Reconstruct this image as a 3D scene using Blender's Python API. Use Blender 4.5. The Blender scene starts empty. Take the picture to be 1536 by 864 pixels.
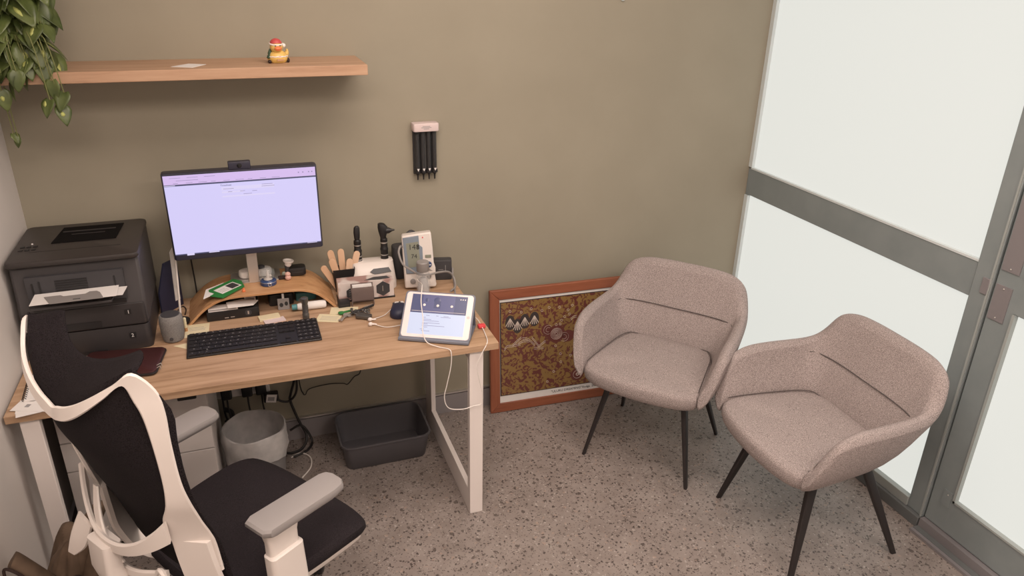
import bpy, bmesh, math, random
from math import sin, cos, pi, radians, atan2, sqrt
from mathutils import Matrix, Vector, noise
random.seed(4)
SC = bpy.context.scene
COL = SC.collection

# ------------------------------------------------------------------ camera
CAM = (0.8183, -2.9053, 1.9565); YAW, PITCH, ROLL, FPX = -0.3564, -0.4155, 0.0225, 1127.63
d = Vector((-sin(YAW)*cos(PITCH), cos(YAW)*cos(PITCH), sin(PITCH)))
r_ = Vector((cos(YAW), sin(YAW), 0)); u_ = r_.cross(d)
r2 = r_*cos(ROLL)+u_*sin(ROLL); u2 = -r_*sin(ROLL)+u_*cos(ROLL)
cam_data = bpy.data.cameras.new('camera'); cam = bpy.data.objects.new('camera', cam_data); COL.objects.link(cam)
m = Matrix((r2, u2, -d)).transposed().to_4x4(); m.translation = Vector(CAM); cam.matrix_world = m
cam_data.sensor_width = 36; cam_data.lens = 36*FPX/1536; cam_data.clip_start = .02
SC.camera = cam

# ------------------------------------------------------------------ light
SC.view_settings.view_transform = 'Standard'; SC.view_settings.look = 'None'
SC.view_settings.exposure = 0.0; SC.view_settings.gamma = 1; SC.view_settings.use_curve_mapping = False
W = bpy.data.worlds.new('world'); SC.world = W; W.use_nodes = True
W.node_tree.nodes['Background'].inputs[0].default_value = (.9, .85, .8, 1)
W.node_tree.nodes['Background'].inputs[1].default_value = .25
PANELS = [((1.55, -1.2, 2.66), (1.2, .55), 24), ((0.75, -2.5, 2.66), (1.2, .55), 32), ((2.3, -3.0, 2.66), (1.2, .55), 30)]
for loc, (sx, sy), w in PANELS:
    l = bpy.data.lights.new('ceiling_panel_light', 'AREA'); l.shape = 'RECTANGLE'; l.size = sx; l.size_y = sy
    l.energy = w; l.color = (1, .835, .735)
    o = bpy.data.objects.new('ceiling_panel_light', l); o.location = loc; COL.objects.link(o)
PANE_L = .72   # brightness of the daylit frosted panes

# ------------------------------------------------------------------ materials
def mat(name, col, rough=.6, metal=0, spec=.5, alpha=1, trans=0, emit=None, estr=1, coat=0):
    m = bpy.data.materials.new(name); m.use_nodes = True; b = m.node_tree.nodes['Principled BSDF']
    b.inputs['Base Color'].default_value = (*col, 1); b.inputs['Roughness'].default_value = rough
    b.inputs['Metallic'].default_value = metal; b.inputs['Specular IOR Level'].default_value = spec
    b.inputs['Alpha'].default_value = alpha; b.inputs['Transmission Weight'].default_value = trans
    b.inputs['Coat Weight'].default_value = coat
    if emit: b.inputs['Emission Color'].default_value = (*emit, 1); b.inputs['Emission Strength'].default_value = estr
    # faint procedural unevenness so no surface is perfectly flat
    nt = m.node_tree; tc = nt.nodes.new('ShaderNodeTexCoord'); n = nt.nodes.new('ShaderNodeTexNoise'); n.inputs['Scale'].default_value = 35
    bp = nt.nodes.new('ShaderNodeBump'); bp.inputs['Strength'].default_value = .04; bp.inputs['Distance'].default_value = .002
    nt.links.new(tc.outputs['Object'], n.inputs['Vector']); nt.links.new(n.outputs['Fac'], bp.inputs['Height']); nt.links.new(bp.outputs[0], b.inputs['Normal'])
    return m
def srgb(r, g, b): return tuple(((c/255)/12.92 if c/255 <= .04045 else ((c/255+.055)/1.055)**2.4) for c in (r, g, b))
def nodes(m): nt = m.node_tree; return nt, nt.nodes, nt.links, nt.nodes['Principled BSDF']
def ramp(nt, stops):
    r = nt.nodes.new('ShaderNodeValToRGB'); e = r.color_ramp.elements
    while len(e) < len(stops): e.new(.5)
    for k, (p, c) in enumerate(stops): e[k].position = p; e[k].color = (*c, 1)
    return r
def noisy(m, scale, c0, c1, detail=6, stretch=(1, 1, 1), lo=.35, hi=.65, bump=0, dist=0, coord='Object'):
    nt, N, L, b = nodes(m); tc = N.new('ShaderNodeTexCoord'); mp = N.new('ShaderNodeMapping'); mp.inputs['Scale'].default_value = stretch
    n = N.new('ShaderNodeTexNoise'); n.inputs['Scale'].default_value = scale; n.inputs['Detail'].default_value = detail; n.inputs['Distortion'].default_value = dist
    r = ramp(nt, [(lo, c0), (hi, c1)])
    L.new(tc.outputs[coord], mp.inputs[0]); L.new(mp.outputs[0], n.inputs[0]); L.new(n.outputs['Fac'], r.inputs[0]); L.new(r.outputs[0], b.inputs['Base Color'])
    if bump:
        bp = N.new('ShaderNodeBump'); bp.inputs['Strength'].default_value = bump; bp.inputs['Distance'].default_value = .003
        L.new(n.outputs['Fac'], bp.inputs['Height']); L.new(bp.outputs[0], b.inputs['Normal'])
    return m
M = {}
M['sage'] = noisy(mat('sage_paint', (.3, .27, .2), .85), 3, (.295, .266, .204), (.315, .285, .22), bump=0)
M['white_wall'] = mat('white_wall_paint', (.62, .58, .55), .85)
M['ceiling'] = mat('ceiling_paint', (.75, .73, .7), .9)
M['skirting'] = mat('grey_skirting', (.27, .25, .255), .5)
M['silver'] = mat('silver_metal', (.62, .6, .58), .32, .8)
M['alu'] = mat('plate_aluminium', (.27, .255, .265), .5, .3)
M['frame_grey'] = noisy(mat('painted_grey_frame', (.12, .125, .12), .45), 8, (.215, .25, .255), (.24, .275, .28))
M['frame_dark'] = mat('dark_channel', (.13, .14, .142), .5)
M['sill_ledge'] = mat('pale_green_grey_ledge', (.34, .37, .36), .5)
M['pane'] = mat('frosted_lit_glass', (.1, .1, .1), .9, spec=.1, emit=(1, 1.01, .94), estr=PANE_L)
M['white_bead'] = mat('white_bead', (.62, .68, .69), .5)
def floor_mat():
    m = mat('terrazzo_floor', (.2, .18, .16), .42); nt, N, L, b = nodes(m)
    tc = N.new('ShaderNodeTexCoord')
    n = N.new('ShaderNodeTexNoise'); n.inputs['Scale'].default_value = 9; n.inputs['Detail'].default_value = 8; n.inputs['Roughness'].default_value = .7
    base = ramp(nt, [(.3, (.215, .18, .162)), (.55, (.275, .235, .215)), (.75, (.33, .29, .265))]); L.new(tc.outputs['Object'], n.inputs[0]); L.new(n.outputs[0], base.inputs[0])
    wob = N.new('ShaderNodeTexNoise'); wob.inputs['Scale'].default_value = 60
    L.new(tc.outputs['Object'], wob.inputs[0])
    va = N.new('ShaderNodeVectorMath'); va.operation = 'MULTIPLY_ADD'; va.inputs[1].default_value = (.02, .02, .02)
    L.new(wob.outputs['Color'], va.inputs[0]); L.new(tc.outputs['Object'], va.inputs[2])
    cur = base.outputs[0]
    for scale, thr, size, col, f in ((95, .2, .42, (.05, .038, .035), .85), (48, .10, .36, (.075, .058, .052), .75), (110, .12, .4, (.42, .38, .35), .7), (60, .09, .34, (.36, .27, .22), .6), (170, .22, .45, (.09, .07, .065), .7)):
        v = N.new('ShaderNodeTexVoronoi'); v.inputs['Scale'].default_value = scale; L.new(va.outputs[0], v.inputs['Vector'])
        sp = N.new('ShaderNodeSeparateColor'); L.new(v.outputs['Color'], sp.inputs[0])
        a = N.new('ShaderNodeMath'); a.operation = 'LESS_THAN'; a.inputs[1].default_value = thr; L.new(sp.outputs[0], a.inputs[0])
        c = N.new('ShaderNodeMath'); c.operation = 'LESS_THAN'; c.inputs[1].default_value = size; L.new(v.outputs['Distance'], c.inputs[0])
        k = N.new('ShaderNodeMath'); k.operation = 'MULTIPLY'; L.new(a.outputs[0], k.inputs[0]); L.new(c.outputs[0], k.inputs[1])
        k2 = N.new('ShaderNodeMath'); k2.operation = 'MULTIPLY'; k2.inputs[1].default_value = f; L.new(k.outputs[0], k2.inputs[0])
        mx = N.new('ShaderNodeMix'); mx.data_type = 'RGBA'; L.new(k2.outputs[0], mx.inputs[0]); L.new(cur, mx.inputs[6]); mx.inputs[7].default_value = (*col, 1); cur = mx.outputs[2]
    L.new(cur, b.inputs['Base Color']); return m
M['floor'] = floor_mat()
def wood(name, c0, c1, c2, sc=9, st=(.35, 5, 5), rough=.5):
    m = mat(name, c1, rough); nt, N, L, b = nodes(m); tc = N.new('ShaderNodeTexCoord'); mp = N.new('ShaderNodeMapping'); mp.inputs['Scale'].default_value = st
    n = N.new('ShaderNodeTexNoise'); n.inputs['Scale'].default_value = sc; n.inputs['Detail'].default_value = 5; n.inputs['Distortion'].default_value = .6
    n2 = N.new('ShaderNodeTexNoise'); n2.inputs['Scale'].default_value = sc*9; n2.inputs['Detail'].default_value = 3
    L.new(tc.outputs['Object'], mp.inputs[0]); L.new(mp.outputs[0], n.inputs[0]); L.new(mp.outputs[0], n2.inputs[0])
    mth = N.new('ShaderNodeMath'); mth.operation = 'MULTIPLY_ADD'; mth.inputs[1].default_value = .3; L.new(n2.outputs[0], mth.inputs[0]); L.new(n.outputs[0], mth.inputs[2])
    r = ramp(nt, [(.42, c0), (.6, c1), (.82, c2)]); L.new(mth.outputs[0], r.inputs[0]); L.new(r.outputs[0], b.inputs['Base Color']); return m
M['oak'] = wood('pale_oak_laminate', (.275, .165, .095), (.40, .255, .155), (.47, .315, .205))
M['oak_shelf'] = wood('pale_oak_shelf', (.35, .205, .125), (.44, .27, .17), (.49, .315, .205), sc=7)
M['ply'] = wood('bent_plywood', (.33, .165, .07), (.47, .25, .115), (.52, .3, .15))
M['redwood'] = wood('red_brown_timber', (.17, .05, .025), (.25, .078, .038), (.3, .1, .05), sc=6)
M['redwood_v'] = wood('red_brown_timber_upright', (.17, .05, .025), (.25, .078, .038), (.3, .1, .05), sc=6, st=(5, 5, .35))
M['fabric'] = noisy(mat('heather_taupe_fabric', (.3, .25, .24), .95, spec=.1), 420, (.20, .17, .163), (.47, .405, .39), detail=2, bump=.5)
M['seam'] = mat('seam_dark', (.09, .075, .073), .95)
M['black_metal'] = mat('black_metal_leg', (.02, .016, .016), .45)
M['leg_white'] = mat('white_powder_coat', (.78, .72, .69), .45)
M['cab_white'] = mat('white_cabinet', (.56, .52, .5), .5)
M['gap'] = mat('dark_gap', (.05, .045, .045), .8)
M['plastic_white'] = mat('white_plastic', (.72, .66, .62), .4)
M['plastic_pad'] = mat('pale_grey_arm_pad', (.27, .25, .245), .6)
M['mesh_black'] = noisy(mat('black_chair_mesh', (.012, .01, .011), .9, spec=.15, alpha=.95), 500, (.007, .005, .006), (.020, .016, .018), detail=1)
M['seat_black'] = noisy(mat('black_seat_fabric', (.02, .016, .018), .9, spec=.25), 500, (.011, .008, .01), (.024, .019, .022), detail=1)
M['printer'] = mat('printer_black', (.03, .026, .027), .5)
M['printer_top'] = mat('printer_lid', (.035, .029, .027), .45)
M['printer_grey'] = mat('printer_dark_grey', (.055, .05, .052), .5)
M['black'] = mat('black_plastic', (.014, .013, .014), .45)
M['black_gloss'] = mat('black_gloss', (.012, .012, .014), .15)
M['charcoal'] = mat('charcoal', (.045, .043, .047), .6)
M['bay'] = mat('bay_black', (.006, .005, .005), .9, spec=.1)
M['navy'] = mat('dark_navy', (.02, .022, .05), .5)
M['paper'] = mat('white_paper', (.74, .71, .69), .8)
M['ink'] = mat('ink', (.03, .03, .03), .8)
M['ink_grey'] = mat('ink_grey', (.3, .29, .29), .8)
M['yellow_paper'] = mat('pale_yellow_paper', (.68, .6, .4), .8)
M['screen'] = mat('screen_white', (.02, .02, .02), .3, emit=srgb(211, 204, 247), estr=1)
M['screen_head'] = mat('screen_header', (.02, .02, .02), .3, emit=srgb(222, 196, 246), estr=.9)
M['screen_card'] = mat('screen_card', (.02, .02, .02), .3, emit=srgb(224, 216, 250), estr=.95)
M['screen_dark'] = mat('screen_dark', (.02, .02, .02), .3, emit=srgb(80, 82, 115), estr=.9)
M['screen_text'] = mat('screen_text', (.02, .02, .02), .3, emit=srgb(150, 140, 180), estr=.9)
M['bezel'] = mat('bezel', (.03, .03, .05), .4)
M['tab_white'] = mat('tablet_bezel', (.78, .7, .69), .3)
M['tab_screen'] = mat('tablet_screen', (.02, .02, .02), .3, emit=srgb(222, 226, 248), estr=.95)
M['tab_dark'] = mat('tablet_video', (.02, .02, .02), .3, emit=srgb(82, 84, 122), estr=.9)
M['tab_mid'] = mat('tablet_video_figure', (.02, .02, .02), .3, emit=srgb(102, 100, 140), estr=.9)
M['tab_case'] = mat('grey_blue_case', (.17, .18, .22), .6)
M['tray'] = mat('grey_tub_plastic', (.085, .08, .088), .45)
M['bin'] = mat('grey_bin_plastic', (.22, .21, .21), .4, alpha=.9)
M['liner'] = noisy(mat('white_bin_liner', (.6, .58, .56), .6, alpha=.94), 18, (.36, .35, .345), (.5, .48, .47), bump=.3)
M['cable_black'] = mat('black_cable', (.015, .013, .013), .5)
M['cable_white'] = mat('white_cable', (.75, .7, .66), .5)
M['cable_grey'] = mat('grey_tube', (.26, .24, .23), .5)
M['leaf'] = noisy(mat('pothos_leaf', (.1, .14, .035), .4), 16, (.045, .066, .016), (.105, .135, .04), lo=.35, hi=.6)
M['leaf_var'] = mat('leaf_variegation', (.42, .45, .14), .5)
M['stem'] = mat('leaf_stem', (.16, .17, .06), .6)
M['pot'] = mat('dark_brown_pot', (.035, .025, .02), .6)
M['soil'] = mat('soil', (.03, .02, .015), .9)
M['duck'] = mat('duck_yellow', (.68, .45, .13), .4)
M['red'] = mat('santa_red', (.5, .07, .07), .5)
M['fur_white'] = mat('fur_white', (.8, .74, .7), .7)
M['orange'] = mat('beak_orange', (.75, .2, .07), .4)
M['green_dark'] = mat('dark_green', (.03, .06, .03), .6)
M['green'] = mat('packet_green', (.03, .2, .05), .4)
M['speaker'] = noisy(mat('grey_speaker_cloth', (.2, .19, .185), .8), 300, (.16, .15, .145), (.22, .21, .2), detail=1)
M['tube_glass'] = mat('smoky_clear_plastic', (.1, .1, .1), .15, alpha=.25)
M['glass'] = mat('clear_plastic', (.8, .8, .8), .08, alpha=.2)
M['dome'] = mat('snow_globe_glass', (.3, .33, .33), .05, alpha=.3)
M['blue'] = mat('deep_blue', (.03, .06, .16), .35)
M['pink'] = mat('soft_pink', (.62, .38, .33), .6)
M['teal'] = mat('teal', (.08, .26, .28), .5)
M['tongue'] = noisy(mat('pale_birch', (.7, .47, .31), .6), 20, (.62, .4, .25), (.76, .53, .37), stretch=(1, 1, .1))
M['box_pink'] = noisy(mat('printed_carton', (.5, .42, .4), .6), 14, (.36, .22, .2), (.62, .55, .52), detail=1, lo=.42, hi=.5)
M['lcd'] = mat('lcd_grey_green', (.24, .25, .2), .3)
M['bp_grey'] = mat('monitor_grey_surround', (.2, .24, .29), .4)
M['acrylic'] = mat('brown_tinted_acrylic', (.2, .15, .14), .12, alpha=.7)
M['redclip'] = mat('red_clip', (.65, .06, .07), .4)
M['maroon'] = mat('dark_maroon_cover', (.045, .012, .012), .4)
M['bag'] = noisy(mat('olive_brown_cloth', (.12, .08, .05), .85), 14, (.085, .055, .036), (.15, .1, .066), bump=.4)
M['bag_dark'] = mat('dark_brown_lining', (.03, .015, .012), .8)
M['rosegrey'] = mat('pink_grey_plastic', (.66, .55, .54), .5)
M['hexdark'] = mat('hexagon_slate', (.045, .045, .05), .4)
M['torch'] = mat('gunmetal', (.13, .125, .12), .35, .6)
M['panel_glow'] = mat('light_diffuser', (.8, .8, .8), .5, emit=(1, .9, .8), estr=2)

# ------------------------------------------------------------------ mesh builder
def rr(w, h, r, n=4):
    p = []; r = min(r, w/2-1e-5, h/2-1e-5)
    for cx, cy, a in ((w/2-r, h/2-r, 0), (-w/2+r, h/2-r, 90), (-w/2+r, -h/2+r, 180), (w/2-r, -h/2+r, 270)):
        for i in range(n+1): t = radians(a+90*i/n); p.append((cx+r*cos(t), cy+r*sin(t)))
    return p
def catmull(pts, n=6, closed=False):
    pts = [Vector(p) for p in pts]; out = []; k = len(pts); rng = range(k if closed else k-1)
    g = (lambda i: pts[i % k]) if closed else (lambda i: pts[max(0, min(k-1, i))])
    for i in rng:
        a, b, c, d_ = g(i-1), g(i), g(i+1), g(i+2)
        for j in range(n):
            t = j/n; out.append(.5*((2*b)+(c-a)*t+(2*a-5*b+4*c-d_)*t*t+(3*b-a-3*c+d_)*t*t*t))
    if not closed: out.append(pts[-1].copy())
    return out
class MB:
    def __init__(s): s.v = []; s.f = []; s.mi = []; s.cur = 0; s.M = Matrix()
    def m(s, i): s.cur = i; return s
    def at(s, x=0, y=0, z=0, rx=0, ry=0, rz=0, sc=1):
        s.M = Matrix.Translation((x, y, z)) @ Matrix.Rotation(rz, 4, 'Z') @ Matrix.Rotation(ry, 4, 'Y') @ Matrix.Rotation(rx, 4, 'X') @ Matrix.Scale(sc, 4); return s
    def add(s, vs, fs):
        b = len(s.v); s.v += [tuple(s.M @ Vector(v)) for v in vs]
        for f in fs: s.f.append([b+i for i in f]); s.mi.append(s.cur)
        return s
    def box(s, x0, x1, y0, y1, z0, z1):
        return s.add([(x, y, z) for z in (z0, z1) for y in (y0, y1) for x in (x0, x1)], [(0, 2, 3, 1), (4, 5, 7, 6), (0, 1, 5, 4), (2, 6, 7, 3), (0, 4, 6, 2), (1, 3, 7, 5)])
    def loft(s, rings, caps=True, closed=True, loop=False):
        n = len(rings[0]); vs = [p for r in rings for p in r]; fs = []; R = len(rings)
        for i in range(R if loop else R-1):
            for j in range(n if closed else n-1):
                a = i*n+j; b_ = i*n+(j+1) % n; c = ((i+1) % R)*n+(j+1) % n; e = ((i+1) % R)*n+j; fs.append((a, b_, c, e))
        if caps and closed and not loop: fs.append(tuple(range(n))[::-1]); fs.append(tuple((R-1)*n+i for i in range(n)))
        return s.add(vs, fs)
    def prism(s, outl, z0, z1, bev=0, top=None):
        cx = sum(p[0] for p in outl)/len(outl); cy = sum(p[1] for p in outl)/len(outl)
        def ins(b_):
            o = []
            for x, y in outl:
                l = sqrt((x-cx)**2+(y-cy)**2) or 1; o.append((x-(x-cx)/l*b_, y-(y-cy)/l*b_))
            return o
        if bev: R = [(ins(bev), z0), (ins(bev*.3), z0+bev*.3), (outl, z0+bev), (outl, z1-bev), (ins(bev*.3), z1-bev*.3), (ins(bev), z1)]
        else: R = [(outl, z0), (outl, z1)]
        return s.loft([[(x, y, z) for x, y in o] for o, z in R])
    def rbox(s, x0, x1, y0, y1, z0, z1, r=.01, bev=.003):
        o = [(x+(x0+x1)/2, y+(y0+y1)/2) for x, y in rr(x1-x0, y1-y0, r)]; return s.prism(o, z0, z1, bev)
    def lathe(s, prof, n=24, c=(0, 0), sy=1, caps=True):
        return s.loft([[(c[0]+max(r, 1e-4)*cos(2*pi*i/n), c[1]+sy*max(r, 1e-4)*sin(2*pi*i/n), z) for i in range(n)] for r, z in prof], caps)
    def ball(s, c, rx, ry=None, rz=None, n=16, k=10):
        ry = ry or rx; rz = rz or rx
        return s.loft([[(c[0]+rx*cos(2*pi*i/n)*max(sin(pi*j/k), .01), c[1]+ry*sin(2*pi*i/n)*max(sin(pi*j/k), .01), c[2]-rz*cos(pi*j/k)) for i in range(n)] for j in range(k+1)])
    def tube(s, pts, r, n=8, sm=5, closed=False, flat=None):
        P = catmull(pts, sm, closed) if sm else [Vector(p) for p in pts]; K = len(P); rings = []; up = None
        for i, p in enumerate(P):
            t = (P[(i+1) % K]-P[i-1]) if closed else (P[min(i+1, K-1)]-P[max(i-1, 0)])
            t.normalize()
            if up is None: up = Vector((0, 0, 1)) if abs(t.z) < .9 else Vector((1, 0, 0))
            a = t.cross(up)
            if a.length < 1e-4: a = t.orthogonal()
            a.normalize(); up = a.cross(t).normalized()
            rad = r(i/(K-1)) if callable(r) else r; f = flat or 1
            rings.append([tuple(p+a*rad*cos(2*pi*j/n)+up*rad*f*sin(2*pi*j/n)) for j in range(n)])
        return s.loft(rings, loop=closed)
    def grid(s, rows): return s.loft(rows, caps=False, closed=False)
    def band(s, A, B, t, sm=5, closed=False):
        """solid ribbon between two polylines, thickness t"""
        a = catmull(A, sm, closed) if sm else [Vector(p) for p in A]; b_ = catmull(B, sm, closed) if sm else [Vector(p) for p in B]; K = len(a); rings = []
        for i in range(K):
            tg = (a[(i+1) % K]-a[i-1]) if closed else (a[min(i+1, K-1)]-a[max(i-1, 0)])
            w = b_[i]-a[i]; nrm = tg.cross(w)
            nrm = nrm.normalized() if nrm.length > 1e-9 else Vector((0, 0, 1))
            h = nrm*t/2; e = w.normalized()*t*.35
            rings.append([tuple(q) for q in (a[i]+e+h, a[i], a[i]+e-h, b_[i]-e-h, b_[i], b_[i]-e+h)])
        return s.loft(rings, loop=closed)
    def text(s, body, size, x=0, y=0, z=0, ext=.0003, align='LEFT'):
        """flat lettering in the local xz plane facing -y"""
        c = bpy.data.curves.new('lettering', 'FONT'); c.body = body; c.size = size; c.extrude = ext; c.align_x = align; c.resolution_u = 2
        o = bpy.data.objects.new('lettering', c); COL.objects.link(o); bpy.context.view_layer.update()
        me = bpy.data.meshes.new_from_object(o.evaluated_get(bpy.context.evaluated_depsgraph_get()))
        vs = [(x+v.co.x, y-v.co.z, z+v.co.y) for v in me.vertices]; fs = [tuple(p.vertices) for p in me.polygons]
        bpy.data.objects.remove(o); bpy.data.curves.remove(c); bpy.data.meshes.remove(me)
        return s.add(vs, fs)
def build(name, mb, mats, parent=None, bev=0, subs=0, solid=0, flat=False, off=0):
    me = bpy.data.meshes.new(name); me.from_pydata(mb.v, [], mb.f)
    mats = mats if isinstance(mats, (list, tuple)) else [mats]
    for k in mats: me.materials.append(M[k])
    for p, i in zip(me.polygons, mb.mi): p.material_index = i; p.use_smooth = not flat
    bm = bmesh.new(); bm.from_mesh(me); bmesh.ops.remove_doubles(bm, verts=bm.verts, dist=1e-6); bmesh.ops.recalc_face_normals(bm, faces=bm.faces); bm.to_mesh(me); bm.free()
    if not flat: me.set_sharp_from_angle(angle=radians(38))
    o = bpy.data.objects.new(name, me); COL.objects.link(o)
    if parent: o.parent = parent
    if solid: q = o.modifiers.new('thick', 'SOLIDIFY'); q.thickness = solid; q.offset = off
    if bev: q = o.modifiers.new('bevel', 'BEVEL'); q.width = bev; q.segments = 2; q.limit_method = 'ANGLE'; q.angle_limit = radians(40)
    if subs: q = o.modifiers.new('sub', 'SUBSURF'); q.levels = subs; q.render_levels = subs
    return o
def tag(o, label=None, cat=None, group=None, kind=None):
    for k, v in (('label', label), ('category', cat), ('group', group), ('kind', kind)):
        if v: o[k] = v
    return o
def thing(name, label, cat, loc=(0, 0, 0), rz=0, group=None, rx=0, ry=0):
    o = bpy.data.objects.new(name, None); o.empty_display_size = .05; COL.objects.link(o); o.location = loc; o.rotation_euler = (rx, ry, rz)
    return tag(o, label, cat, group)
def single(name, mb, mats, label, cat, loc=(0, 0, 0), rz=0, group=None, **k):
    o = build(name, mb, mats, **k); o.location = loc; o.rotation_euler = (0, 0, rz); return tag(o, label, cat, group)
def struct(name, mb, mats, parent=None, **k):
    o = build(name, mb, mats, parent, **k)
    if not parent: o['kind'] = 'structure'
    return o
def B(*a): return MB().box(*a)

# ------------------------------------------------------------------ room shell
XL, XR = .09, 3.09
struct('floor', B(-.1, 3.5, -4.1, .12, -.1, 0), 'floor')
struct('wall_back', B(-.1, 3.2, 0, .12, 0, 2.7), 'sage')
struct('wall_left', B(-.03, XL, -4.1, 0, 0, 2.7), 'white_wall')
struct('wall_front', B(XL, 3.2, -4.1, -4.0, 0, 2.7), 'white_wall')
struct('ceiling', B(-.1, 3.3, -4.1, .12, 2.7, 2.8), 'ceiling')
struct('wall_right', B(XR, 3.2, -4.0, -2.45, 0, 2.7).box(XR, 3.2, -2.45, 0, 2.36, 2.7), 'white_wall')
bb = struct('baseboard_back', B(XL, XR, -.014, 0, 0, .094), 'skirting')
struct('baseboard_gap', B(XL, XR, -.008, 0, .094, .1), 'gap', bb)
struct('baseboard_trim', B(XL, XR, -.016, 0, .1, .1065), 'silver', bb)
struct('baseboard_left', B(XL, XL+.012, -4.0, -.016, 0, .094), 'skirting')

wn = bpy.data.objects.new('window_1', None); COL.objects.link(wn); wn['kind'] = 'structure'; wn.location = (XR, 0, 0)
struct('window_sill', MB().box(-.024, .04, -1.325, 0, 0, .045).m(1).box(-.012, .04, -1.255, 0, .045, .085), ['frame_dark', 'sill_ledge'], wn, bev=.002)
struct('window_rail', B(0, .06, -1.255, 0, .933, 1.058), 'frame_grey', wn, bev=.002)
struct('window_bead_highlight', B(-.003, .02, -1.255, -.02, 1.058, 1.066), 'white_bead', wn)  # bead strip in white, painting the metal highlight along the rail top
struct('window_post', MB().box(-.006, .07, -1.325, -1.255, .045, 2.36), 'frame_grey', wn, bev=.003)
struct('window_post_ridge', MB().box(-.010, -.004, -1.322, -1.316, .045, 2.36), 'sill_ledge', wn)
struct('window_jamb', MB().box(-.004, .03, -.024, 0, 1.066, 2.3).box(-.004, .03, -.024, 0, .09, .93), 'white_bead', wn)
struct('window_head', B(0, .06, -1.255, 0, 2.3, 2.36), 'frame_grey', wn)
struct('window_pane_upper', B(.012, .02, -1.255, -.02, 1.06, 2.3), 'pane', wn)
struct('window_pane_lower', B(.012, .02, -1.255, -.02, .08, .935), 'pane', wn)
struct('strike_plate', B(-.012, -.005, -1.318, -1.292, .965, 1.02), 'alu', wn, bev=.001)
dr = bpy.data.objects.new('door_1', None); COL.objects.link(dr); dr['kind'] = 'structure'; dr.location = (XR, 0, 0)
struct('door_leaf_frame', MB().box(0, .045, -1.418, -1.33, .05, 2.3).box(0.0004, .0445, -2.34, -1.40, .0504, .185).box(.0004, .0445, -2.34, -1.40, .937, 1.062).box(0, .045, -2.35, -2.27, .05, 2.3).box(0, .045, -2.27, -1.418, 2.22, 2.3), 'frame_grey', dr, bev=.003)
struct('door_bead', MB().box(-.004, .02, -1.426, -1.417, .185, .937).box(-.004, .02, -2.27, -1.418, .185, .193).box(-.004, .02, -1.426, -1.417, 1.062, 2.22).box(-.004, .02, -2.27, -1.418, 1.062, 1.07), 'sill_ledge', dr)
struct('door_pane_lower', B(.015, .022, -2.28, -1.41, .18, .94), 'pane', dr)
struct('door_pane_upper', B(.015, .022, -2.28, -1.41, 1.06, 2.23), 'pane', dr)
for z0, z1, y0, y1 in ((.893, 1.015, -1.394, -1.337), (1.065, 1.335, -1.40, -1.337)):
    p = MB().box(-.004, .001, y0, y1, z0, z1).m(1)
    for z in (z0+.01, z1-.01): p.ball((-.004, (y0+y1)/2, z), .003)
    struct('door_plate', p, ['alu', 'silver'], dr)
struct('door_corner_plate', MB().box(-.003, .001, -1.41, -1.375, .15, .215).m(1).ball((-.003, -1.395, .2), .003), ['frame_grey', 'silver'], dr)
struct('door_track', MB().box(-.06, .06, -2.45, -1.33, 0, .012).box(-.02, .05, -2.45, -1.33, .012, .048).m(1).box(-.046, -.021, -2.45, -1.33, .0121, .0135), ['alu', 'frame_dark'], dr)
struct('trim_1', B(0+XR-.002, XR+.11, -2.45, -2.35, 0, 2.36), 'frame_grey')
struct('trim_2', B(XR, XR+.06, -2.35, -1.325, 2.3, 2.36), 'frame_grey')
for (loc, (sx, sy), w), wh in zip(PANELS, ('nearest the sage wall, above the desk end', 'over the office chair side of the room', 'nearest the glazed door')):
    t = thing('ceiling_light', 'flat rectangular ceiling light panel '+wh, 'ceiling light', (loc[0], loc[1], 2.7), group='ceiling light panels')
    build('frame', MB().box(-sx/2-.03, sx/2+.03, -sy/2-.03, sy/2+.03, -.03, 0), 'white_bead', t)
    build('diffuser', MB().box(-sx/2, sx/2, -sy/2, sy/2, -.034, -.03), 'panel_glow', t)

# ------------------------------------------------------------------ shelf and what is on it
single('floating_shelf', B(0, 1.262-XL, -.262, 0, -.034, 0), 'oak_shelf', 'pale oak floating shelf on the sage wall above the monitor', 'shelf', (XL, 0, 1.61), bev=.0015)
single('paper_slip', MB().prism([(-.055, -.02), (.01, -.052), (.05, .02), (-.005, .045)], .0002, .0012), 'paper', 'small white slip of paper lying on the floating shelf', 'paper', (.70, -.18, 1.61))

t = thing('toy_duck', 'yellow rubber duck in a red santa hat and cape on the floating shelf', 'toy duck', (.978, -.15, 1.61), radians(14))
b = MB().lathe([(.0, 0), (.026, .001), (.033, .01), (.034, .02), (.028, .032), (.017, .04), (.0, .043)], 24, sy=.95)
b.tube([(.026, .008, .018), (.037, .012, .03), (.038, .01, .042)], lambda q: .012*(1-q*.8), 8); b.ball((-.003, -.008, .052), .0215, .020, .0205)
build('body', b, 'duck', t)
build('beak', MB().ball((-.004, -.029, .049), .0125, .008, .006).ball((-.004, -.028, .0455), .01, .007, .005), 'orange', t)
build('cape', MB().lathe([(.017, .036), (.028, .03), (.0325, .022), (.0305, .021), (.017, .033)], 24, sy=.97), 'red', t)
build('cape_trim', MB().tube([(.0325*cos(a*pi/12), .0315*sin(a*pi/12), .021+.0015*(a % 2)) for a in range(24)], .0022, 6, 1, True).tube([(.017*cos(a*pi/8), .017*sin(a*pi/8), .036) for a in range(16)], .003, 6, 1, True), 'fur_white', t)
build('hat', MB().at(-.003, -.006, .062, rx=-.15).lathe([(.020, 0), (.019, .006), (.0135, .013), (.005, .017), (0, .0175)], 20), 'red', t)
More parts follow.
